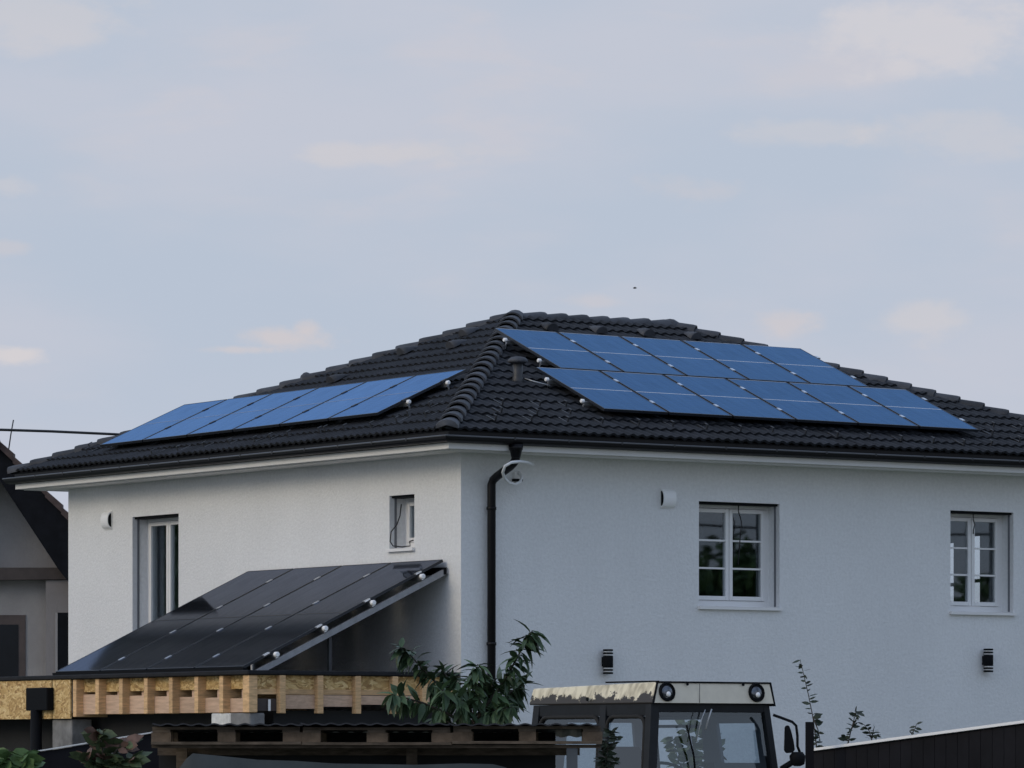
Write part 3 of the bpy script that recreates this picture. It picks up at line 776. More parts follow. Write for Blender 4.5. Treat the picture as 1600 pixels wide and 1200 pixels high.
def lamp(P, label):
    r = empty('wall_lamp', P, label, 'wall lamp', 'black wall lamps on the right wall')
    X, Z = P.x, P.z; y = -.085; w = .066
    def seg(z0, z1, nm, m, rad): MB().lathe([(rad * .96, z0), (rad, z0 + .006), (rad, z1 - .006), (rad * .96, z1)], (X, y, Z), n=4 if False else 20).build(nm, M_[m], r)
    seg(-.075, .075, 'lamp_body', 'black', w)
    for sg_ in (-1, 1):
        seg(*sorted((sg_ * .080, sg_ * .094)), 'light_gap', 'pvc', w * .86); seg(*sorted((sg_ * .097, sg_ * .116)), 'ring', 'black', w)
        seg(*sorted((sg_ * .119, sg_ * .133)), 'light_gap', 'pvc', w * .86); seg(*sorted((sg_ * .136, sg_ * .158)), 'lamp_cap', 'black', w)
    MB().box(X - .04, X + .04, y + .05, 0, Z - .06, Z + .06).build('bracket', M_['black'], r)
lamp(on_right(944, 1034), 'black ringed wall lamp just above the tractor roof')
lamp(on_right(1538, 1032), 'black ringed wall lamp below the right window')
# junction box and white cable loop at the downpipe
Pj = on_right(806, 743)
j = empty('junction_box', Pj, 'small white box on the wall beside the downpipe bend', 'junction box')
MB().box(Pj.x - .055, Pj.x + .055, -.06, 0, Pj.z - .045, Pj.z + .045).build('box_body', M_['pvc'], j, bevel=.006)
MB().box(Pj.x - .06, Pj.x + .06, -.07, 0, Pj.z - .075, Pj.z - .046).build('box_base', M_['black'], j)
pts = [(833, 726), (824, 722.5), (812, 721), (799, 722.5), (789, 728), (785.5, 738), (788, 747), (795, 754), (805, 757), (813, 753), (815, 746), (813, 741), (810, 738)]
dy = [-.35, -.45, -.62, -.74, -.70, -.62, -.52, -.42, -.32, -.22, -.16, -.10, -.06]
cl = MB().tube([on_right(a, b_, d) for (a, b_), d in zip(pts, dy)], .019, 8).build('cable', M_['wcord'])
tag(cl, 'loose white cable curled round the black downpipe', 'cable')

# ------------------------------------------------------------------ carport with black panels
CX, CY = -3.06, .05
zt = CAMZ + (HORIZ - 1047) / FPX * (60 + FW.dot(Vector((CX, CY, 0))))     # roof edge
zb0 = CAMZ + (HORIZ - 1113) / FPX * (60 + FW.dot(Vector((CX, CY, 0))))
CYB = 10.9
car = empty('carport', (CX, 4, 0), 'unfinished timber carport with flat black roof beside the house', 'carport')
b = MB(); b.box(CX - .06, -.02, CY - .06, CYB, zt - .055, zt); b.build('roof_membrane', M_['membrane'], car, bevel=.01)
fz0, fz1 = zb0, zt - .06
def yl(px): return on_left(px, 1080, CX).y
js = [153, 190, 229, 268, 308, 347]
# corner post
MB().box(CX - .02, CX + .10, CY - .02, CY + .13, fz0 - .0, fz1).build('corner_post', M_['wood'], car, bevel=.004)
for px in js + [118]:
    y = yl(px)
    MB().box(CX - .015, CX + 1.2, y - .045, y + .045, fz0 + (.0 if px != 118 else -.03), fz1).build('joist', M_['wood'], car, bevel=.004)
edges = [yl(118)] + [yl(p) for p in js] + [CY + .13]
for k in range(len(edges) - 1):
    y0, y1 = edges[k + 1] + (.045 if k + 1 < len(edges) - 1 else .002), edges[k] - .045
    gap = .012 + .018 * k
    MB().box(CX + .10, CX + .122, y0, y1, fz0 + .28 + .01, fz1).build('osb_strip', M_['osb'], car)
    MB().box(CX + .09, CX + .135, y0, y1, fz0 + .005, fz0 + .27 - gap * .8).build('plank', M_['plank'], car)
    if k > 0: MB().box(CX + .13, CX + .20, (y0 + y1) / 2 - .03, (y0 + y1) / 2 + .03, fz0 + .15, fz0 + .32).build('block', M_['plank'], car)
# osb fascia at the left end
ya, yb_ = yl(113), yl(85.5)
MB().box(CX - .03, CX - .008, ya, yb_, fz0 - .05, fz1).build('osb_board', M_['osb'], car)
MB().box(CX - .03, CX - .008, yb_ + .03, CYB - .02, fz0 - .05, fz1).build('osb_board', M_['osb'], car)
# right-hand face: planks, osb and battens running to the house
def xr(px): return on_right(px, 1080, CY).x
MB().box(CX + .10, -.03, CY + .03, CY + .05, fz0 + .27, fz1).build('osb_strip', M_['osb'], car)
z1_ = fz0 + .15
xs_ = [xr(p) for p in (438, 497, 556, 614, 660)]
prev = CX + .10
for k, x in enumerate(xs_):
    lo = fz0 + .02 + .028 * (k + 0)
    MB().box(x - .042, x + .042, CY - .06, CY + .028, fz0 - .01, fz1).build('batten', M_['wood'], car, bevel=.004)
    if k == 0: MB().box(prev + .002, x - .044, CY + .02, CY + .04, lo, fz0 + .17).build('plank', M_['nbeam'], car)
    else: MB().box(prev + .002, x - .044, CY + .008, CY + .03, lo, fz0 + .215).build('plank', M_['plank'], car)
    MB().box(prev + .002, x - .044, CY + .012, CY + .034, fz0 + .222, fz0 + .285).build('plank', M_['wood'], car)
    prev = x + .042
MB().box(prev + .002, -.06, CY + .008, CY + .03, fz0 + .13, fz0 + .215).build('plank', M_['plank'], car)
px_ = xr(421); pl_ = MB(); pl_.box(px_ - .018, px_ + .018, CY + .0, CY + .006, fz0 + .02, fz0 + .16); pl_.build('metal_plate', M_['alu'], car)
# pillars and shade sheet
pc = on_left(361, 1125, CX)
pc = Vector((CX + .03, CY + .02, 0))
pil = MB(); pil.box(CX + .0, CX + .42, CY + .0, CY + 1.02, 0, 0.2); pil.build('pillar_foot', M_['concrete'], car)
zc = 0.2; k = 0
while zc < fz0 - .02:
    h_ = min(.235, fz0 - .004 - zc)
    for q in range(2):
        y0 = CY + .0 + q * .46 + (.0 if k % 2 else 0); 
        MB().box(CX + .0 + .004 * (k % 2), CX + .22, y0 + .004, y0 + .455, zc + .004, zc + h_ - .004).build('block', M_['block'] if q else M_['concrete'], car, bevel=.012)
    zc += .24; k += 1
yp = yl(97)
MB().box(CX + .02, CX + .32, yp - .22, yp + .30, 0, fz0 - .06).build('pillar', M_['concrete'], car, bevel=.01)
cw = MB(); cw.box(CX + .45, CX + .47, CY + .2, CYB - .1, .0, fz0 + .03); cw.box(CX + .45, -.05, CY + .18, CY + .198, .0, fz0 + .03); cw.build('side_wall', M_['darksheet'], car)  # added sheet below the fascia; its dark grey paints the shade inside
# rainwater box and pipe on the fascia
yb2 = yl(59)
hp = empty('hopper', (CX - .1, yb2, fz0), 'black rainwater hopper and pipe fixed to the chipboard fascia', 'rain hopper')
P1 = on_left(40, 1075, CX - .14); P2 = on_left(73, 1110, CX - .14)
MB().box(CX - .14, CX - .034, P2.y, P1.y, P2.z, P1.z).build('hopper_box', M_['black'], hp, bevel=.01)
ym = yl(67)
MB().tube([(CX - .10, ym, P2.z + .01), (CX - .10, ym, .02)], .075, 14).build('hopper_pipe', M_['black'], hp)

# black panels leaning from the carport roof edge to the wall
TR, TL = on_left(695, 878, -.04), on_left(389, 893, -.04)
BX = CX + .08
BRp = on_right(400, 1045, TR.y); 
e_y = Vector((0, 1, 0))
top_z = TR.z; bot = Vector((BX, TR.y, zt + .02)); topP = Vector((-.05, TR.y, top_z))
slope = (topP - bot); SLn = slope.length; ey = slope.normalized()
W4 = (TL.y - TR.y) / 4; L2 = SLn / 2
proto3 = make_panel('solar_panel', W4, L2, 'pvblack', None, 'pvframe', 'pvframe', 'x', 'black solar panels over the carport')
clamps(proto3, [(W4, L2 * .22), (W4, L2 * .74)])
fst = True
for row in range(2):
    for i in range(4):
        P = bot + ey * (row * L2) + e_y * (W4 * (4 - i))
        M = basis(P, -e_y, ey)
        nm = ('lower', 'upper')[row]
        lab = f'black solar panel {ORD[i]} from the left in the {nm} row above the carport'
        if i == 3: lab = f'black solar panel at the right end of the {nm} carport row beside the white clamps'
        if fst: proto3.matrix_basis = M; proto3['label'] = lab; fst = False
        else: copy_tree(proto3, M, lab)
nn = ey.cross(e_y).normalized()
if nn.z < 0: nn = -nn
sf = empty('support_frame', bot, 'pale metal frame carrying the black panels between carport and wall', 'support frame')
for y in (TR.y + .0, TR.y + W4 * 2, TR.y + W4 * 4):
    MB().bar(bot + Vector((-.0, y - TR.y, 0)) - nn * .115, topP + Vector((0, y - TR.y, 0)) - nn * .115, .05, .07, nn).build('rafter_rail', M_['dullalu'], sf)
for f in (.14, .38, .62, .87):
    P = bot + ey * (SLn * f) - nn * .035
    MB().bar(P + e_y * (-.06), P + e_y * (W4 * 4 + .03), .04, .05, nn).build('cross_rail', M_['alu'], sf)
    MB().lathe([(.022, -.03), (.034, -.024), (.034, .024), (.022, .03)], P + e_y * (-.07) + nn * .02, (0, 1, 0), n=10).build('end_clamp', M_['white'], sf)
MB().box(-.075, -.03, TR.y - .03, TR.y + W4 * 4 + .05, top_z - .16, top_z - .07).build('wall_plate', M_['black'], sf)
MB().box(BX - .035, BX + .03, TR.y - .02, TR.y + W4 * 4 + .03, zt - .002, zt + .035).build('front_flashing', M_['black'], sf)  # black strip added to close the gap and darken the space under the panels
yl_ = TR.y + W4 * 4 - .01
MB().hexa([Vector(p) for p in [(BX + .1, yl_ - .02, zt), (-.03, yl_ - .02, zt), (BX + .1, yl_, zt), (-.03, yl_, zt), (BX + .1, yl_ - .02, zt + .01), (-.03, yl_ - .02, top_z - .2), (BX + .1, yl_, zt + .01), (-.03, yl_, top_z - .2)]]).build('end_board', M_['darksheet'], sf)  # added board that keeps low sun out from behind the panels
xm = xr(535)
MB().box(xm - .02, xm + .02, TR.y + .02, TR.y + .06, zt, zt + (top_z - zt) * ((xm - BX) / -BX) - .16).build('upright', M_['darkmetal'], sf)

# ------------------------------------------------------------------ woodshed of pallets under corrugated sheets
DS = 39.0
def sh(px, py, d=DS): return at(px, py, d)
ux, uy = RT.copy(), FW.copy()
PXM = FPX / DS
x_left = sh(236, 1150); zdeck = sh(0, 1142).z
def shf(org): return lambda u, v, z: org + ux * u + uy * v + Vector((0, 0, z))
def make_pallet(org, label):
    r = empty('pallet', org, label, 'pallet', 'wooden pallets carrying the corrugated sheets')
    fn = shf(org)
    for k in range(5):
        v = [0, .175, .35, .525, .655][k]; w = [.145, .10, .145, .10, .145][k]
        MB().box(0, 1.2, v, v + w, .122, .144, fn).build('deck_board', M_['oldwood'], r)
    for u, w in ((0, .145), (.5275, .145), (1.055, .145)):
        MB().box(u, u + w, 0, .8, .100, .121, fn).build('stringer_board', M_['oldwood'], r)
        for v, d in ((0, .10), (.35, .10), (.70, .10)):
            MB().box(u + random.uniform(-.01, .01), u + w + random.uniform(-.005, .03), v + .004, v + d, .023, .0995, fn).build('block', M_['palblock'], r)
    for v in (-.004, .33, .70):
        MB().box(-.01, 1.21, v, v + .10, 0, .0225, fn).build('bottom_board', M_['oldwood'], r)
    return r
M_['palblock'] = mat('pallet_block', (.15, .11, .078), .9, var=.35, vs=8, bump=.3, bs=30, space='World')
zp = sh(0, 1163).z
for k, lab in enumerate(['leftmost weathered pallet under the corrugated sheets', 'middle weathered pallet under the corrugated sheets', 'right hand weathered pallet beside the tractor cab']):
    org = sh(238 + k * 1.225 * PXM, 0); org.z = zp - .01 * k * 0 + random.uniform(-.006, .006)
    make_pallet(org, lab)
# corrugated sheets
def corr(org, w, label, tilt=0.0):
    fn = shf(org); b = MB(); n = int(w / .0125); pts = []
    for i in range(n + 1):
        u = w * i / n; pts.append((u, .0065 * math.cos(2 * math.pi * u / .125)))
    for (u0, z0), (u1, z1) in zip(pts, pts[1:]):
        b.quad(fn(u0, -.12, z0), fn(u1, -.12, z1), fn(u1, 1.3, z1 - .10), fn(u0, 1.3, z0 - .10), sm=True)
        b.quad(fn(u0, -.12, z0 - .012), fn(u1, -.12, z1 - .012), fn(u1, -.12, z1), fn(u0, -.12, z0))
    o_ = b.build('corrugated_sheet', M_['corr'], None, normals=False)
    return tag(o_, label, 'roof sheet', 'dark corrugated sheets on the pallets')
for k, lab in enumerate(['left dark corrugated sheet lying on the pallets', 'middle dark corrugated sheet under the peach tree', 'right dark corrugated sheet ending at the tractor']):
    org = sh(240 + k * 1.2 * PXM, 0); org.z = zp + .144 + .022 + .004 * (k % 2); corr(org, 1.22, lab)
shed = empty('woodshed', sh(580, 1200), 'dark open woodshed frame under the pallets', 'shed'); shed.matrix_basis.translation.z = 0
WM[shed] = shed.matrix_basis.copy()
for px in (275, 640, 893):
    P = sh(px, 0); P.z = 0; fn = shf(P)
    MB().box(-.04, .05, *((.6, .69) if px < 700 else (.04, .13)), 0, zp - .032, fn).build('post', M_['cabin'] if px == 893 else M_['oldwood'], shed)
P = sh(236, 0); P.z = 0; fn = shf(P)
MB().box(0, 3.66, .05, .10, zp - .030, zp - .003, fn).build('beam', M_['oldwood'], shed)
MB().box(0, 3.5, .72, .76, zp - .09, zp - .003, fn).build('beam', M_['oldwood'], shed)
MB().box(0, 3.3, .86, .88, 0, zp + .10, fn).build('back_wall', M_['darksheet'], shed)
# tarpaulin-covered heap in front of it
tb_ = MB(); n = 28
prof = [(272, 1206), (280, 1196), (288, 1184), (298, 1178), (330, 1180), (400, 1186), (460, 1190), (520, 1193), (650, 1194), (720, 1194), (770, 1194), (790, 1198), (800, 1206)]
ring = [sh(a, c, 37.0) for a, c in prof]
rows = 7
for j in range(rows):
    f = j / (rows - 1)
    for q, P in enumerate(ring):
        z = P.z - .10 * abs(f - .17) + .006 * math.sin(q * 2.1 + j)
        if j == 0: z = 0.3
        tb_.v.append(tuple(P + uy * (f * 1.5) + Vector((0, 0, z - P.z))))
for j in range(rows - 1):
    for q in range(len(ring) - 1):
        a = j * len(ring) + q; tb_.f.append((a, a + 1, a + len(ring) + 1, a + len(ring))); tb_.sm.append(True)
tag(tb_.build('tarpaulin', M_['tarp'], None), 'grey tarpaulin draped over a heap below the pallets', 'tarpaulin')

M_['fenceboard'] = mat('dark_fence_board', (.008, .008, .011), .8, spec=.2, var=.3, vs=3, space='World')
# low dark screen with white trim at the left
sc = empty('garden_screen', at(150, 1200, 34), 'dark sloping garden screen with a thin white edge strip', 'screen')
sc.matrix_basis.translation.z = 0; WM[sc] = sc.matrix_basis.copy()
a1, a2 = at(-30, 1188, 40.5), at(290, 1136, 41.0)
MB().hexa([Vector((a1.x, a1.y, 0)), Vector((a2.x, a2.y, 0)), Vector((a1.x, a1.y, 0)) + FW * .04, Vector((a2.x, a2.y, 0)) + FW * .04, a1 - Vector((0, 0, .012)), a2 - Vector((0, 0, .012)), a1 + FW * .04 - Vector((0, 0, .012)), a2 + FW * .04 - Vector((0, 0, .012))]).build('panel', M_['fenceboard'], sc)
MB().bar(a1 - FW * .01, a2 - FW * .01, .03, .010).build('edge_strip', M_['trim'], sc)

# ------------------------------------------------------------------ fence at the right
f0, f1 = at(1270, 1171, 50), at(1700, 1114, 47)
fen = empty('fence', (f0 + f1) / 2, 'dark board fence with white capping rising to the right', 'fence'); fen.matrix_basis.translation.z = 0; WM[fen] = fen.matrix_basis.copy()
nb = 24
for k in range(nb):
    p, q = f0.lerp(f1, k / nb), f0.lerp(f1, (k + 1) / nb - .0015)
    d = (f1 - f0).normalized(); nrm = Vector((-d.y, d.x, 0)).normalized() * (.022 if k % 2 else .026)
    MB().hexa([Vector((p.x, p.y, 0)), Vector((q.x, q.y, 0)), Vector((p.x, p.y, 0)) + nrm, Vector((q.x, q.y, 0)) + nrm, p - Vector((0, 0, .02)), q - Vector((0, 0, .02)), p + nrm - Vector((0, 0, .02)), q + nrm - Vector((0, 0, .02))]).build('board', M_['fenceboard'] if 'fenceboard' in M_ else M_.setdefault('fenceboard', mat('dark_fence_board', (.008, .008, .011), .8, spec=.2, var=.3, vs=3, space='World')), fen)
MB().bar(f0 - Vector((0, 0, .004)), f1 - Vector((0, 0, .004)), .07, .028).build('capping', M_['white'], fen)
pp_ = at(1265, 1128, 49.5); P0 = Vector((pp_.x, pp_.y, 0))
po = MB().box(-.042, .042, -.042, .042, 0, pp_.z, lambda x, y, z: P0 + RT * x + FW * y + Vector((0, 0, z))).build('fence_post', M_['fenceboard'])
tag(po, 'thick dark square post at the left end of the fence', 'post')

# ------------------------------------------------------------------ tractor
PH = R(35); DT = 46.0
TU = RT * math.cos(PH) + FW * math.sin(PH); TV = -RT * math.sin(PH) + FW * math.cos(PH)
T0_ = at(1019, 0, DT); T0_.z = 0
tf = lambda u, v, z: T0_ + TU * u + TV * v + Vector((0, 0, z))
CW, CL = 1.475, 2.06
tr = empty('tractor', tf(CW / 2, CL / 2, 0), 'old tractor with cream cab roof and two round headlights', 'tractor')
zr1, zr0 = CAMZ + (HORIZ - 1065) / FPX * DT, CAMZ + (HORIZ - 1099) / FPX * DT
MT = Matrix.Translation(tf(0, 0, zr0)) @ Matrix(((TU.x, TV.x, 0, 0), (TU.y, TV.y, 0, 0), (0, 0, 1, 0), (0, 0, 0, 1)))
# roof tray, built in its own space so that the dirt follows the lower edge
hr = zr1 - zr0
def roofp(ins0, ins1, z0, z1, back): # local corner list
    return [(ins0 * 0 - .0, 0, z0), (CW, 0, z0), (0, CL, z0), (CW, CL, z0), (.09, .035, z1), (CW - .03, .035, z1), (.05, CL - .005, z1 - back), (CW - .03, CL - .005, z1 - back)]
cr = MB().hexa(roofp(0, 0, 0, hr, .045)).build('cab_roof', M_['creamside'], tr, bevel=.012, M=MT)
MB().hexa([(.012, -.012, .006), (CW - .005, -.012, .006), (.012, -.001, .006), (CW - .005, -.001, .006), (.088, .022, hr - .012), (CW - .03, .022, hr - .012), (.088, .034, hr - .012), (CW - .03, .034, hr - .012)]).build('roof_front', M_['cream'], tr, M=MT)
b = MB(); b.box(.075, CW - .02, .012, .05, hr - .010, hr + .006); b.hexa([(CW + .003, -.014, -.02), (CW + .022, -.014, -.02), (CW + .003, CL * .6, -.02), (CW + .022, CL * .6, -.02), (CW - .028, .02, hr + .005), (CW - .008, .02, hr + .005), (CW - .028, CL * .6, hr + .003), (CW - .008, CL * .6, hr + .003)])
b.box(.10, .13, .06, .9, hr - .004, hr + .012); b.hexa([(-.004, -.016, 0), (.014, -.016, 0), (-.004, -.002, 0), (.014, -.002, 0), (.072, .016, hr), (.09, .016, hr), (.072, .03, hr), (.09, .03, hr)])
b.build('roof_edging', M_['black'], tr, M=MT)
for u in (.175, 1.265):
    hl = MB().lathe([(.092, -.04), (.092, .03), (.084, .038), (.078, .02)], (u, .012, hr * .52), (0, -1, .12), n=22).build('headlight', M_['black'], tr, M=MT)
    MB().lathe([(.076, .0), (.07, .022), (.05, .032), (.02, .037)], (u, .012, hr * .52), (0, -1, .12), n=22).build('lens', M_['lens'] if 'lens' in M_ else M_.setdefault('lens', mat('lamp_lens', (.12, .13, .15), .12, metal=.75, spec=.8, var=.6, vs=14)), hl, M=MT)
    MB().lathe([(.03, .0), (.024, .04), (.008, .046)], (u, .004, hr * .42), (0, -1, .1), n=12).build('bulb', M_['white'], hl, M=MT)
for u in (.42, 1.1): MB().lathe([(.014, 0), (.014, .012)], (u, .0, hr * .9), (0, -1, 0), n=10).build('bolt', M_['black'], tr, M=MT)
MB().lathe([(.02, 0), (.018, .012)], (-.004, 1.05, .05), (-1, 0, .2), n=10).build('bolt', M_['black'], tr, M=MT)
MB().box(.56, .565, -.014, -.011, .01, hr - .015).build('panel_seam', M_['darkmetal'], tr, M=MT)
# cab frame
z_t, z_b = zr0 - .004, 1.05
def tl(u, v, z):  # cab walls lean out a little towards the floor
    k = (z_t - z) / (z_t - z_b)
    return tf(u + (-.14 if u < CW / 2 else .14) * k, v + (-.10 if v < CL / 2 else .02) * k, z)
def post(u, v, w, d, name='cab_pillar'):
    MB().hexa([tl(u + a * w, v + c * d, z) for z in (z_b, z_t) for c in (0, 1) for a in (0, 1)]).build(name, M_['cabgrey'], tr)
post(.02, .04, .10, .09); post(CW - .09, .04, .07, .09); post(.02, CL - .16, .10, .10); post(CW - .12, CL - .16, .10, .10)
post(.02, .78, .05, .10)
post(CW - .07, .95, .05, .09)
b = MB()
b.box(.02, CW - .02, .04, .10, z_t - .075, z_t, tf); b.box(.02, CW - .02, CL - .12, CL - .06, z_t - .12, z_t, tf)
b.box(.02, .08, .10, CL - .12, z_t - .11, z_t, tf); b.box(CW - .08, CW - .02, .10, CL - .12, z_t - .11, z_t, tf)
b.build('header_rail', M_['cabgrey'], tr)
MB().box(.08, CW - .08, .10, CL - .12, z_t - .03, z_t - .005, tf).build('headlining', M_['cabin'], tr)
# lining panels at the back that leave a rear and a side pane
b = MB()
vb0, vb1 = CL - .15, CL - .11
for (ua, ub, za, zb_) in ((.10, .40, 1.62, z_t - .10), (.10, CW - .1, z_b, 1.62), (CW - .30, CW - .1, 1.62, z_t - .10), (.40, CW - .30, z_t - .17, z_t - .10)):
    b.hexa([tl(u, v, z) for z in (za, zb_) for v in (vb0, vb1) for u in (ua, ub)])
us0, us1 = CW - .08, CW - .04
for (va, vb_, za, zb_) in ((.12, .98, z_b, 1.70), (.12, .24, 1.70, z_t - .10), (.86, 1.08, 1.70, z_t - .10), (.24, .86, z_t - .18, z_t - .10), (.98, CL - .2, z_b, 1.48), (1.08, CL - .16, z_t - .14, z_t - .10), (1.08, CL - .16, z_t - .22, z_t - .19)):
    b.hexa([tl(u, v, z) for z in (za, zb_) for v in (va, vb_) for u in (us0, us1)])
b.build('cab_lining', M_['cabin'], tr)
def gl(P, name): MB().quad(*P).build(name, M_['cabglass'], tr, normals=False)
gl([tl(.12, .07, z_b), tl(CW - .09, .07, z_b), tl(CW - .09, .07, z_t - .075), tl(.12, .07, z_t - .075)], 'windscreen')
gl([tl(.045, .13, z_b), tl(.045, .78, z_b), tl(.045, .78, z_t - .11), tl(.045, .13, z_t - .11)], 'side_window')
gl([tl(.045, .88, z_b), tl(.045, CL - .16, z_b), tl(.045, CL - .16, z_t - .11), tl(.045, .88, z_t - .11)], 'side_window')
gl([tl(.34, CL - .13, 1.62), tl(CW - .2, CL - .13, 1.62), tl(CW - .2, CL - .13, z_t - .1), tl(.34, CL - .13, z_t - .1)], 'rear_window')
gl([tl(CW - .05, .13, 1.6), tl(CW - .05, .95, 1.6), tl(CW - .05, .95, z_t - .11), tl(CW - .05, .13, z_t - .11)], 'side_window')
# rounded black seals in the side windows
def seal(v0, v1, z0, z1, u=.035):
    pts = []; r_ = .10
    for (cv, cz, a0) in ((v1 - r_, z1 - r_, 0), (v0 + r_, z1 - r_, 90), (v0 + r_, z0 + r_, 180), (v1 - r_, z0 + r_, 270)):
        for k in range(4): a = R(a0 + 30 * k); pts.append(tl(u, cv + r_ * math.cos(a), cz + r_ * math.sin(a)))
    pts.append(pts[0]); MB().tube(pts, .02, 6, cap=False).build('window_seal', M_['rubber'], tr)
seal(.15, .77, 1.3, z_t - .12); seal(.90, CL - .18, 1.3, z_t - .12)
# body below
b = MB(); b.hexa([tl(u, v, z) for z in (.75, z_b) for v in (.03, CL - .03) for u in (.02, CW - .02)]); b.build('cab_base', M_['cabgrey'], tr)
MB().hexa([tf(u, v, z) for z in (.75, 1.38) for v in (-1.9, .02) for u in (.42, 1.06)]).build('bonnet', M_['cream'], tr, bevel=.05)
MB().box(.45, 1.03, -1.93, -1.88, .8, 1.3, tf).build('grille', M_['black'], tr)
for (u0, v, r_, w) in ((-.30, 1.5, .78, .42), (CW - .12, 1.5, .78, .42), (.0, -1.3, .5, .26), (CW - .26, -1.3, .5, .26)):
    wh = MB().lathe([(r_ * .62, 0), (r_ * .95, .02), (r_, w * .2), (r_, w * .8), (r_ * .95, w - .02), (r_ * .62, w)], tf(u0, v, r_ + .002), TU, n=28).build('wheel', M_['rubber'], tr)
    MB().lathe([(r_ * .6, -.01), (r_ * .3, .05), (r_ * .3, w - .05), (r_ * .6, w + .01)], tf(u0, v, r_ + .002), TU, n=20).build('rim', M_['cream'], wh)
# seat, steering wheel, wipers, mirror, hand rail
MB().hexa([tf(u, v, z) for z, (va, vb_) in ((1.2, (1.25, 1.45)), (1.86, (1.40, 1.52))) for v in (va, vb_) for u in (.45, .95)]).build('seat_back', M_['black'], tr, bevel=.04)
sw = []
for k in range(17):
    a = 2 * math.pi * k / 16; sw.append(tf(.70 + .2 * math.cos(a), .62 + .17 * math.sin(a), 1.60 + .10 * math.sin(a)))
MB().tube(sw, .016, 6, cap=False).build('steering_wheel', M_['black'], tr)
MB().tube([tf(.7, .62, 1.6), tf(.7, .3, 1.1)], .025, 6).build('steering_column', M_['black'], tr)
def gp_(px, py): # point on the windscreen plane just in front of the glass
    P = at(px, py, DT); d = (P - CAM); n_ = TV; P0_ = tf(0, .02, 0); return CAM + d * ((P0_ - CAM).dot(n_) / d.dot(n_)) - TV * .05
for name, pts, m, r_ in (('wiper', [(1107, 1108), (1104, 1117), (1097, 1140)], 'blade', .009), ('wiper', [(1097, 1109), (1092, 1122), (1083, 1158)], 'blade', .005), ('wiper_arm', [(1068, 1133), (1073, 1155), (1079, 1180), (1081, 1203)], 'black', .010), ('wiper', [(1074, 1150), (1079, 1180), (1081, 1203)], 'blade', .005)):
    MB().tube([gp_(*p) for p in pts], r_, 6).build(name, M_[m], tr)
Dm = DT + .7
ma = MB().tube([at(1208, 1117, Dm), at(1222, 1122, Dm), at(1238, 1128, Dm), at(1244, 1134, Dm), at(1246, 1150, Dm), at(1246, 1166, Dm), at(1250, 1176, Dm)], .014, 8).build('mirror_arm', M_['black'], tr)
mr = MB(); mp_ = [(1226, 1136), (1229, 1133), (1233, 1134), (1236, 1142), (1240, 1158), (1242, 1172), (1238, 1176), (1228, 1177), (1225, 1172)]
mr.prism([(0, 0)] * 0 + [((a - 1233) / FPX * Dm, (1155 - c) / FPX * Dm) for a, c in mp_], lambda u, v, t_: at(1233, 1155, Dm) + RT * u + FW * t_ + Vector((0, 0, v)), -.03, .03)
mr.build('mirror', M_['black'], tr, bevel=.008)
jb = at(1246, 1186, Dm); MB().lathe([(.03, -.07), (.07, -.05), (.08, .03), (.05, .07)], jb, n=12).build('mirror_knuckle', M_['black'], tr)
MB().tube([jb, jb - RT * .16 + Vector((0, 0, -.1))], .03, 8).build('mirror_foot', M_['black'], tr)
tag(tr)

# ------------------------------------------------------------------ plants
def leaf_mesh(name, m, L=1.0, w=.36, droop=.25, fold=.05):
    b = MB(); st = [(0, .12), (.18, .72), (.45, 1.0), (.72, .66), (.9, .28), (1.0, .02)]
    for y, q in st:
        z = -droop * y * y
        for x in (-1, 0, 1): b.v.append((x * w * q / 2, y * L, z * L + (abs(x)) * fold * q))
    for j in range(len(st) - 1):
        for i in range(2):
            a = j * 3 + i; b.f.append((a, a + 1, a + 4, a + 3)); b.sm.append(True)
    return b.mesh(name, M_[m], normals=False)
def orient(P, d, upv, s, sx=1):
    y = d.normalized(); x = y.cross(upv)
    if x.length < .01: x = y.orthogonal()
    x.normalize(); z = x.cross(y)
    return Matrix(((x.x * s * sx, y.x * s, z.x * s, P.x), (x.y * s * sx, y.y * s, z.y * s, P.y), (x.z * s * sx, y.z * s, z.z * s, P.z), (0, 0, 0, 1)))
LF = [leaf_mesh('leaf', 'leaf'), leaf_mesh('leaf', 'leaf', droop=.45), leaf_mesh('leaf', 'leaf2', w=.3, droop=.3)]
DP = 43.5
tree = empty('peach_tree', at(735, 1200, DP), 'small peach tree with long drooping dark leaves before the downpipe', 'tree'); tree.matrix_basis.translation.z = 0; WM[tree] = tree.matrix_basis.copy()
base = at(738, 1200, DP); base.z = 0
MB().tube([base, at(740, 1180, DP), at(742, 1120, DP)], [.05, .04, .03], 8).build('trunk', M_['bark'], tree)
rnd = random.Random(11)
branches = [  # pixel path, depth offset, leaves
    ([(742, 1130), (765, 1095), (790, 1060), (808, 1028), (822, 1000), (832, 985)], 0.0, 84, .20),
    ([(742, 1130), (770, 1105), (800, 1080), (818, 1068)], .35, 60, .19),
    ([(740, 1140), (715, 1105), (690, 1075), (660, 1045), (638, 1020), (625, 1012)], .1, 84, .18),
    ([(738, 1140), (700, 1115), (660, 1098), (630, 1090), (612, 1085)], -.2, 66, .18),
    ([(742, 1120), (738, 1085), (742, 1055), (746, 1038)], -.1, 66, .18),
    ([(740, 1120), (720, 1085), (700, 1060), (690, 1045)], .4, 60, .18),
    ([(742, 1135), (760, 1115), (778, 1108), (800, 1105)], -.4, 60, .18),
    ([(738, 1145), (705, 1130), (680, 1122)], .2, 44, .17),
    ([(740, 1140), (728, 1110), (712, 1088), (690, 1078)], -.5, 60, .19),
    ([(742, 1135), (756, 1100), (768, 1075), (772, 1062)], .3, 60, .19),
    ([(742, 1145), (770, 1128), (795, 1125)], .2, 40, .17),
]
LEAVES = []
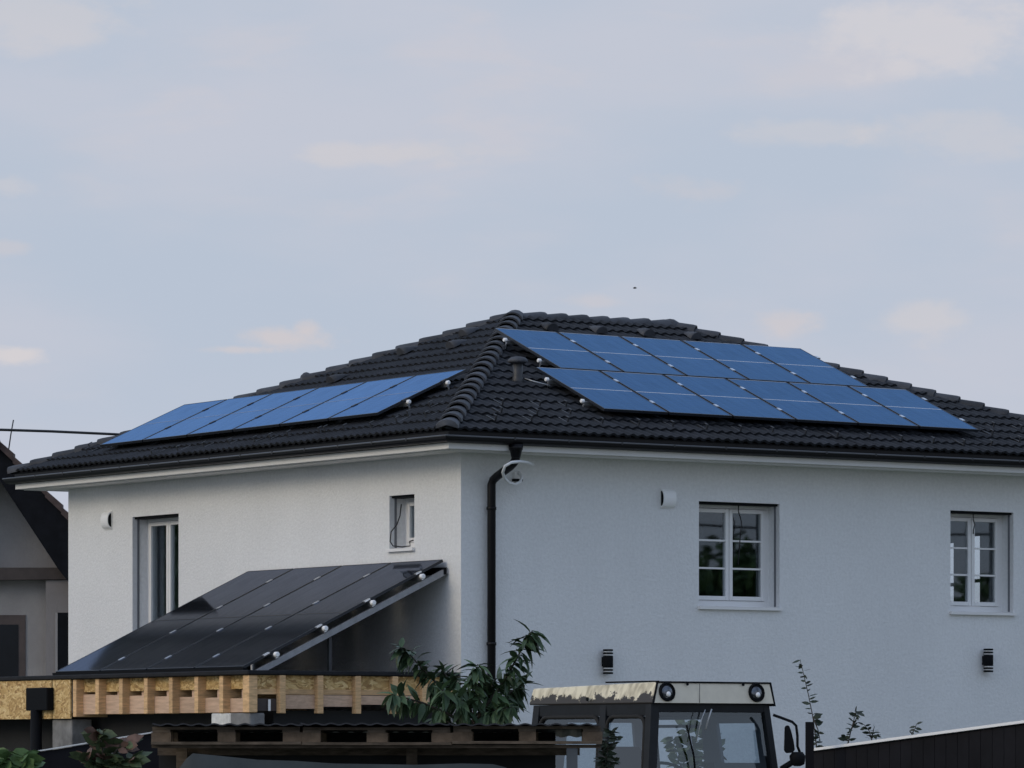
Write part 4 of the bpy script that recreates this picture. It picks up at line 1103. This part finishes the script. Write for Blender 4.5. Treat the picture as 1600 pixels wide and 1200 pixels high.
for path, do, n, sz in branches:
    pts = [at(a, c, DP + do * (k / (len(path) - 1))) for k, (a, c) in enumerate(path)]
    MB().tube(pts, [.016 * (1 - .75 * k / (len(pts) - 1)) for k in range(len(pts))], 6).build('limb', M_['bark'], tree)
    for k in range(n):
        f = (.22 + .78 * (k + rnd.random()) / n) * (len(pts) - 1); i = min(int(f), len(pts) - 2); P = pts[i].lerp(pts[i + 1], f - i)
        t_ = (pts[i + 1] - pts[i]).normalized()
        a = rnd.uniform(0, 2 * math.pi); side = (t_.orthogonal() * math.cos(a) + t_.cross(t_.orthogonal()) * math.sin(a)).normalized()
        d = side * .75 + t_ * rnd.uniform(.1, .6) + Vector((0, 0, rnd.uniform(-.95, .05)))
        M = orient(P, d, Vector((rnd.uniform(-.5, .5), rnd.uniform(-.5, .5), 1)), sz * rnd.uniform(.7, 1.15))
        LEAVES.append((P.dot(FW), rnd.randrange(3), M))

LEAVES.sort(key=lambda q: q[0])
more = bmesh.new()
for k, (dd, i, M) in enumerate(LEAVES):
    if k < 295: link('leaf', LF[i], tree, M)
    else:
        tmp = LF[i].copy(); tmp.transform(M); more.from_mesh(tmp); bpy.data.meshes.remove(tmp)
me = bpy.data.meshes.new('foliage'); more.to_mesh(me); more.free(); me.materials.append(M_['leaf'])
tag(link('foliage', me, tree), kind='stuff')

def sprig(paths, depth, m, n, sz, name, label, cat, group=None, w=.45, stem=.006, red=None, to_ground=True):
    P0 = at(*paths[0][0], depth); r = empty(name, (P0.x, P0.y, 0), label, cat, group)
    st = MB(); lv = MB(); lv2 = MB()
    for path in paths:
        pts = [at(a, c, depth) for a, c in path]
        if to_ground and path is paths[0]: pts = [Vector((pts[0].x, pts[0].y, 0))] + pts
        st.tube(pts, [stem * (1.4 - .9 * k / (len(pts) - 1)) for k in range(len(pts))], 5)
        pts = [at(a, c, depth) for a, c in path]
        ln = sum((pts[k + 1] - pts[k]).length for k in range(len(pts) - 1))
        cnt = max(3, int(n * ln))
        for k in range(cnt):
            f = (k + rnd.random()) / cnt * (len(pts) - 1); i = min(int(f), len(pts) - 2); P = pts[i].lerp(pts[i + 1], f - i)
            a = rnd.uniform(0, 2 * math.pi); d = RT * math.cos(a) + FW * math.sin(a) * .7 + Vector((0, 0, rnd.uniform(-.3, .5)))
            M = orient(P, d, Vector((rnd.uniform(-1, 1), rnd.uniform(-1, 1), rnd.uniform(-.2, 1))), sz * rnd.uniform(.6, 1.2))
            tgt = lv2 if red and rnd.random() < red[1] and k > cnt * .4 else lv
            bq = len(tgt.v)
            for y, q in ((0, .1), (.3, .9), (.65, .8), (1, .03)):
                for x in (-1, 1): tgt.v.append(tuple(M @ Vector((x * w * q / 2, y, -.15 * y * y))))
            for q in range(3): tgt.f.append((bq + 2 * q, bq + 2 * q + 1, bq + 2 * q + 3, bq + 2 * q + 2)); tgt.sm.append(False)
    st.build('stem', M_['bark'], r); lv.build('foliage', M_[m], r, normals=False)
    if lv2.v: lv2.build('red_foliage', M_[red[0]], r, normals=False)
    return r
G = 'thin leafy shoots in front of the right wall'
sprig([[(1276, 1172), (1274, 1150), (1270, 1120), (1263, 1085), (1256, 1055), (1250, 1030)], [(1270, 1120), (1278, 1140), (1282, 1160)]], 51, 'shoot', 34, .10, 'leafy_shoot', 'tall thin leafy shoot rising behind the fence post', 'plant', G)
sprig([[(1325, 1162), (1330, 1140), (1336, 1118), (1338, 1108)], [(1325, 1158), (1320, 1152)], [(1330, 1140), (1343, 1112)]], 51.5, 'shoot', 55, .095, 'leafy_shoot', 'middle leafy shoot of two close above the fence capping', 'plant', G)
sprig([[(1362, 1156), (1358, 1142), (1350, 1132)], [(1362, 1152), (1366, 1136)], [(1362, 1152), (1376, 1148)]], 51.5, 'shoot', 55, .085, 'leafy_shoot', 'short forked leafy shoot above the fence capping', 'plant', G)
sprig([[(1425, 1146), (1430, 1138), (1432, 1131)], [(1425, 1146), (1421, 1143)]], 51.5, 'shoot', 60, .075, 'leafy_shoot', 'smallest leafy tip showing above the fence further right', 'plant', G)
sprig([[(165, 1205), (160, 1175), (156, 1150), (150, 1142)], [(165, 1200), (180, 1175), (190, 1162), (200, 1163)], [(162, 1200), (140, 1185), (130, 1185)], [(170, 1200), (195, 1190), (208, 1185)], [(160, 1200), (165, 1180)]], 27, 'rose', 170, .105, 'rose_bush', 'rose bush with reddish young leaves in front of the garden screen', 'bush', None, .62, .005, ('rosered', .38))
sprig([[(12, 1205), (12, 1190), (16, 1180), (20, 1178)], [(30, 1205), (36, 1185), (40, 1178)], [(5, 1205), (3, 1190)], [(38, 1205), (44, 1190)]], 26, 'lime', 120, .11, 'garden_plant', 'bright green leafy plant at the bottom left corner', 'plant', None, .65, .005)
sprig([[(945, 1205), (948, 1180), (952, 1150), (956, 1142)], [(950, 1190), (940, 1170), (936, 1150)], [(952, 1170), (966, 1150)], [(948, 1200), (935, 1185)], [(950, 1200), (960, 1185)]], 44.2, 'shoot', 120, .08, 'climbing_plant', 'climbing plant beside the cab window of the tractor', 'plant', None, .5)
# shrub between tractor and wall, seen through the cab
sprig([[(1075, 1230), (1078, 1190), (1074, 1150), (1070, 1128)], [(1080, 1220), (1100, 1180), (1110, 1145)], [(1080, 1220), (1060, 1190), (1050, 1150)], [(1085, 1210), (1115, 1190), (1120, 1165)], [(1078, 1190), (1090, 1150), (1095, 1130)]], 50.5, 'rose', 90, .14, 'shrub', 'leafy shrub behind the tractor seen through its cab', 'shrub', None, .55)

# ------------------------------------------------------------------ neighbour's house at the left
DN = 86.0
nf = lambda px, py, d=0.0: at(px, py, DN) + FW * d
nh = empty('neighbour_house', (nf(0, 1200).x, nf(0, 1200).y, 0), 'older grey gabled house with dark eaves behind the left corner', 'house')
def npoly(poly, d0, d1, name, m):
    b = MB(); pts = [nf(*p) for p in poly]; n = len(pts)
    dr = FW - RT * .22 if d1 > 1 else FW
    b.v += [tuple(p + FW * d0) for p in pts] + [tuple(p + dr * d1) for p in pts]
    b.f.append(tuple(range(n))[::-1]); b.f.append(tuple(range(n, 2 * n))); b.sm += [False] * 2
    for i in range(n): b.f.append((i, (i + 1) % n, n + (i + 1) % n, n + i)); b.sm.append(False)
    return b.build(name, M_[m], nh)
gy = HORIZ + CAMZ / DN * FPX
npoly([(-190, gy), (128, gy), (128, 930), (94, 886), (0, 742), (-190, 742 + 290)], .0, .3, 'wall', 'nwall')
# roof slabs: thick dark verge with stepped tile ends
npoly([(-4, 694), (150, 852), (150, 960), (96, 890), (-4, 738)], -.75, -.02, 'bargeboard', 'ndark')
npoly([(0, 693), (-190, 895), (-190, 945), (-4, 739)], -.75, -.02, 'bargeboard', 'ndark')
rs = npoly([(-1, 690), (172, 872), (172, 876), (-1, 694)], -.78, 9.0, 'roof', 'tile')
npoly([(1, 690), (-200, 900), (-200, 904), (1, 694)], -.78, 9.0, 'roof', 'tile')
M_['redtile'] = mat('brown_verge_tile', (.075, .050, .045), .8, var=.3, vs=6)
for k in range(7):
    x0 = 2 + k * 25
    def ly(x): return 690 + (x + 1) * 1.052
    bq = MB(); pts = [nf(x0, ly(x0) - 3), nf(x0 + 26, ly(x0 + 26) - 8), nf(x0 + 26, ly(x0 + 26) + 5), nf(x0, ly(x0) + 8)]
    bq.v += [tuple(p + FW * -.80) for p in pts] + [tuple(p + FW * -.45) for p in pts]
    bq.f += [(3, 2, 1, 0), (4, 5, 6, 7), (0, 1, 5, 4), (1, 2, 6, 5), (2, 3, 7, 6), (3, 0, 4, 7)]; bq.sm += [False] * 6
    bq.build('verge_tile', M_['redtile'], rs)
MB().tube([nf(-2, 696, -.9), nf(-2, 694, 9) - RT * 2.0], .13, 10).build('ridge_tile', M_['redtile'], rs)
npoly([(-190, 888), (128, 888), (128, 906), (-190, 909)], -.35, -.003, 'beam', 'nbeam')
npoly([(74, 908), (128, 906), (128, gy), (74, gy)], -.30, -.004, 'pier', 'nwall2')
w_ = npoly([(-40, 961), (40, 961), (40, gy - 20), (-40, gy - 20)], -.02, .0, 'window', 'nframe')
npoly([(-36, 976), (28, 976), (28, gy - 30), (-36, gy - 30)], -.026, -.021, 'pane', 'blackglass') if 'blackglass' in M_ else None
M_['blackglass'] = mat('dark_glass', (.006, .008, .011), .12, spec=.2, var=.4, vs=1.5)
npoly([(-36, 976), (29, 976), (29, gy - 30), (-36, gy - 30)], -.028, -.021, 'pane', 'blackglass')
npoly([(93, 958), (126, 958), (126, gy - 10), (93, gy - 10)], -.32, -.303, 'door', 'ndark')
npoly([(89, 958), (92.6, 958), (92.6, gy - 10), (89, gy - 10)], -.33, -.303, 'door_frame', 'nwall')
npoly([(96, 858), (107, 858), (107, 886), (96, 886)], -.3, .2, 'rafter_end', 'nbeam')
an = tag(MB().tube([nf(4, 700, 1), nf(8, 672, 1), nf(12, 650, 1)], .012, 6).build('antenna', M_['darkmetal']), 'thin rod aerial on the neighbouring roof', 'aerial')
tag(MB().tube([at(-120, 667, 76), at(0, 671.5, 77), at(80, 674, 78), at(168, 678, 79), at(330, 686, 80)], .022, 6).build('power_cable', M_['cord']), 'black overhead cable running behind the house roof', 'cable')
# ------------------------------------------------------------------ trees across the yard, mirrored in the window panes
def yard_tree(x, y, h, rad, label):
    t_ = empty('garden_tree', (x, y, 0), label, 'tree', 'trees across the yard facing the house')
    MB().tube([(x, y, 0), (x + .1, y, h * .35), (x, y + .1, h * .7)], [.2, .14, .05], 8).build('trunk', M_['bark'], t_)
    b = MB(); cl = [(x + rnd.gauss(0, rad * .4), y + rnd.gauss(0, rad * .4), h * .60 + rnd.uniform(-.36, .26) * h, rad * rnd.uniform(.35, .6)) for _ in range(14)]
    for _ in range(4200):
        q = cl[rnd.randrange(14)]; v = Vector((rnd.gauss(0, 1), rnd.gauss(0, 1), rnd.gauss(0, 1))).normalized() * q[3] * rnd.uniform(.5, 1)
        p = Vector(q[:3]) + v; a = Vector((rnd.gauss(0, 1), rnd.gauss(0, 1), rnd.gauss(0, 1))).normalized() * .16; c = a.orthogonal().normalized() * .09
        b.quad(p - a, p + c, p + a, p - c)
    b.build('crown', M_['lime'], t_, normals=False)
yard_tree(22.3, -24.5, 6.0, 2.0, 'bushy round tree across the yard, left of the pair opposite the wide window')
yard_tree(24.6, -27.5, 6.3, 2.3, 'bushy tree across the yard, right of the pair opposite the wide window')
yard_tree(29.4, -25, 5.9, 2.3, 'broad tree across the yard, opposite the narrow window')
yard_tree(35.5, -27, 6.6, 2.2, 'tree across the yard standing farthest right of the row')
yard_tree(-10.5, 23, 7.5, 2.6, 'tall tree beyond the left wall, mirrored in the balcony door')
yard_tree(-13.5, 30, 8.0, 2.8, 'tall tree farther back beyond the left wall')
for zc_, lab in ((6.05, 'lower black overhead cable across the yard'), (6.75, 'upper black overhead cable across the yard')):
    tag(MB().tube([(4, -18, zc_ + .5), (14, -20, zc_), (24, -21, zc_ - .1), (40, -22, zc_ + .4)], .025, 6).build('power_cable', M_['cord']), lab, 'cable')
# ------------------------------------------------------------------ bird
bp = at(992, 450, 220)
bd = MB(); bd.tube([bp - RT * .09, bp - RT * .04, bp + RT * .04, bp + RT * .1], [.01, .035, .03, .006], 6)
bd.quad(bp - RT * .03, bp + RT * .04, bp + RT * .02 + FW * .25 + Vector((0, 0, .03)), bp - RT * .02 + FW * .25 + Vector((0, 0, .03)))
bd.quad(bp - RT * .03, bp + RT * .04, bp + RT * .02 - FW * .25 + Vector((0, 0, .03)), bp - RT * .02 - FW * .25 + Vector((0, 0, .03)))
tag(bd.build('bird', M_['cord']), 'tiny dark bird high in the sky above the ridge', 'bird')
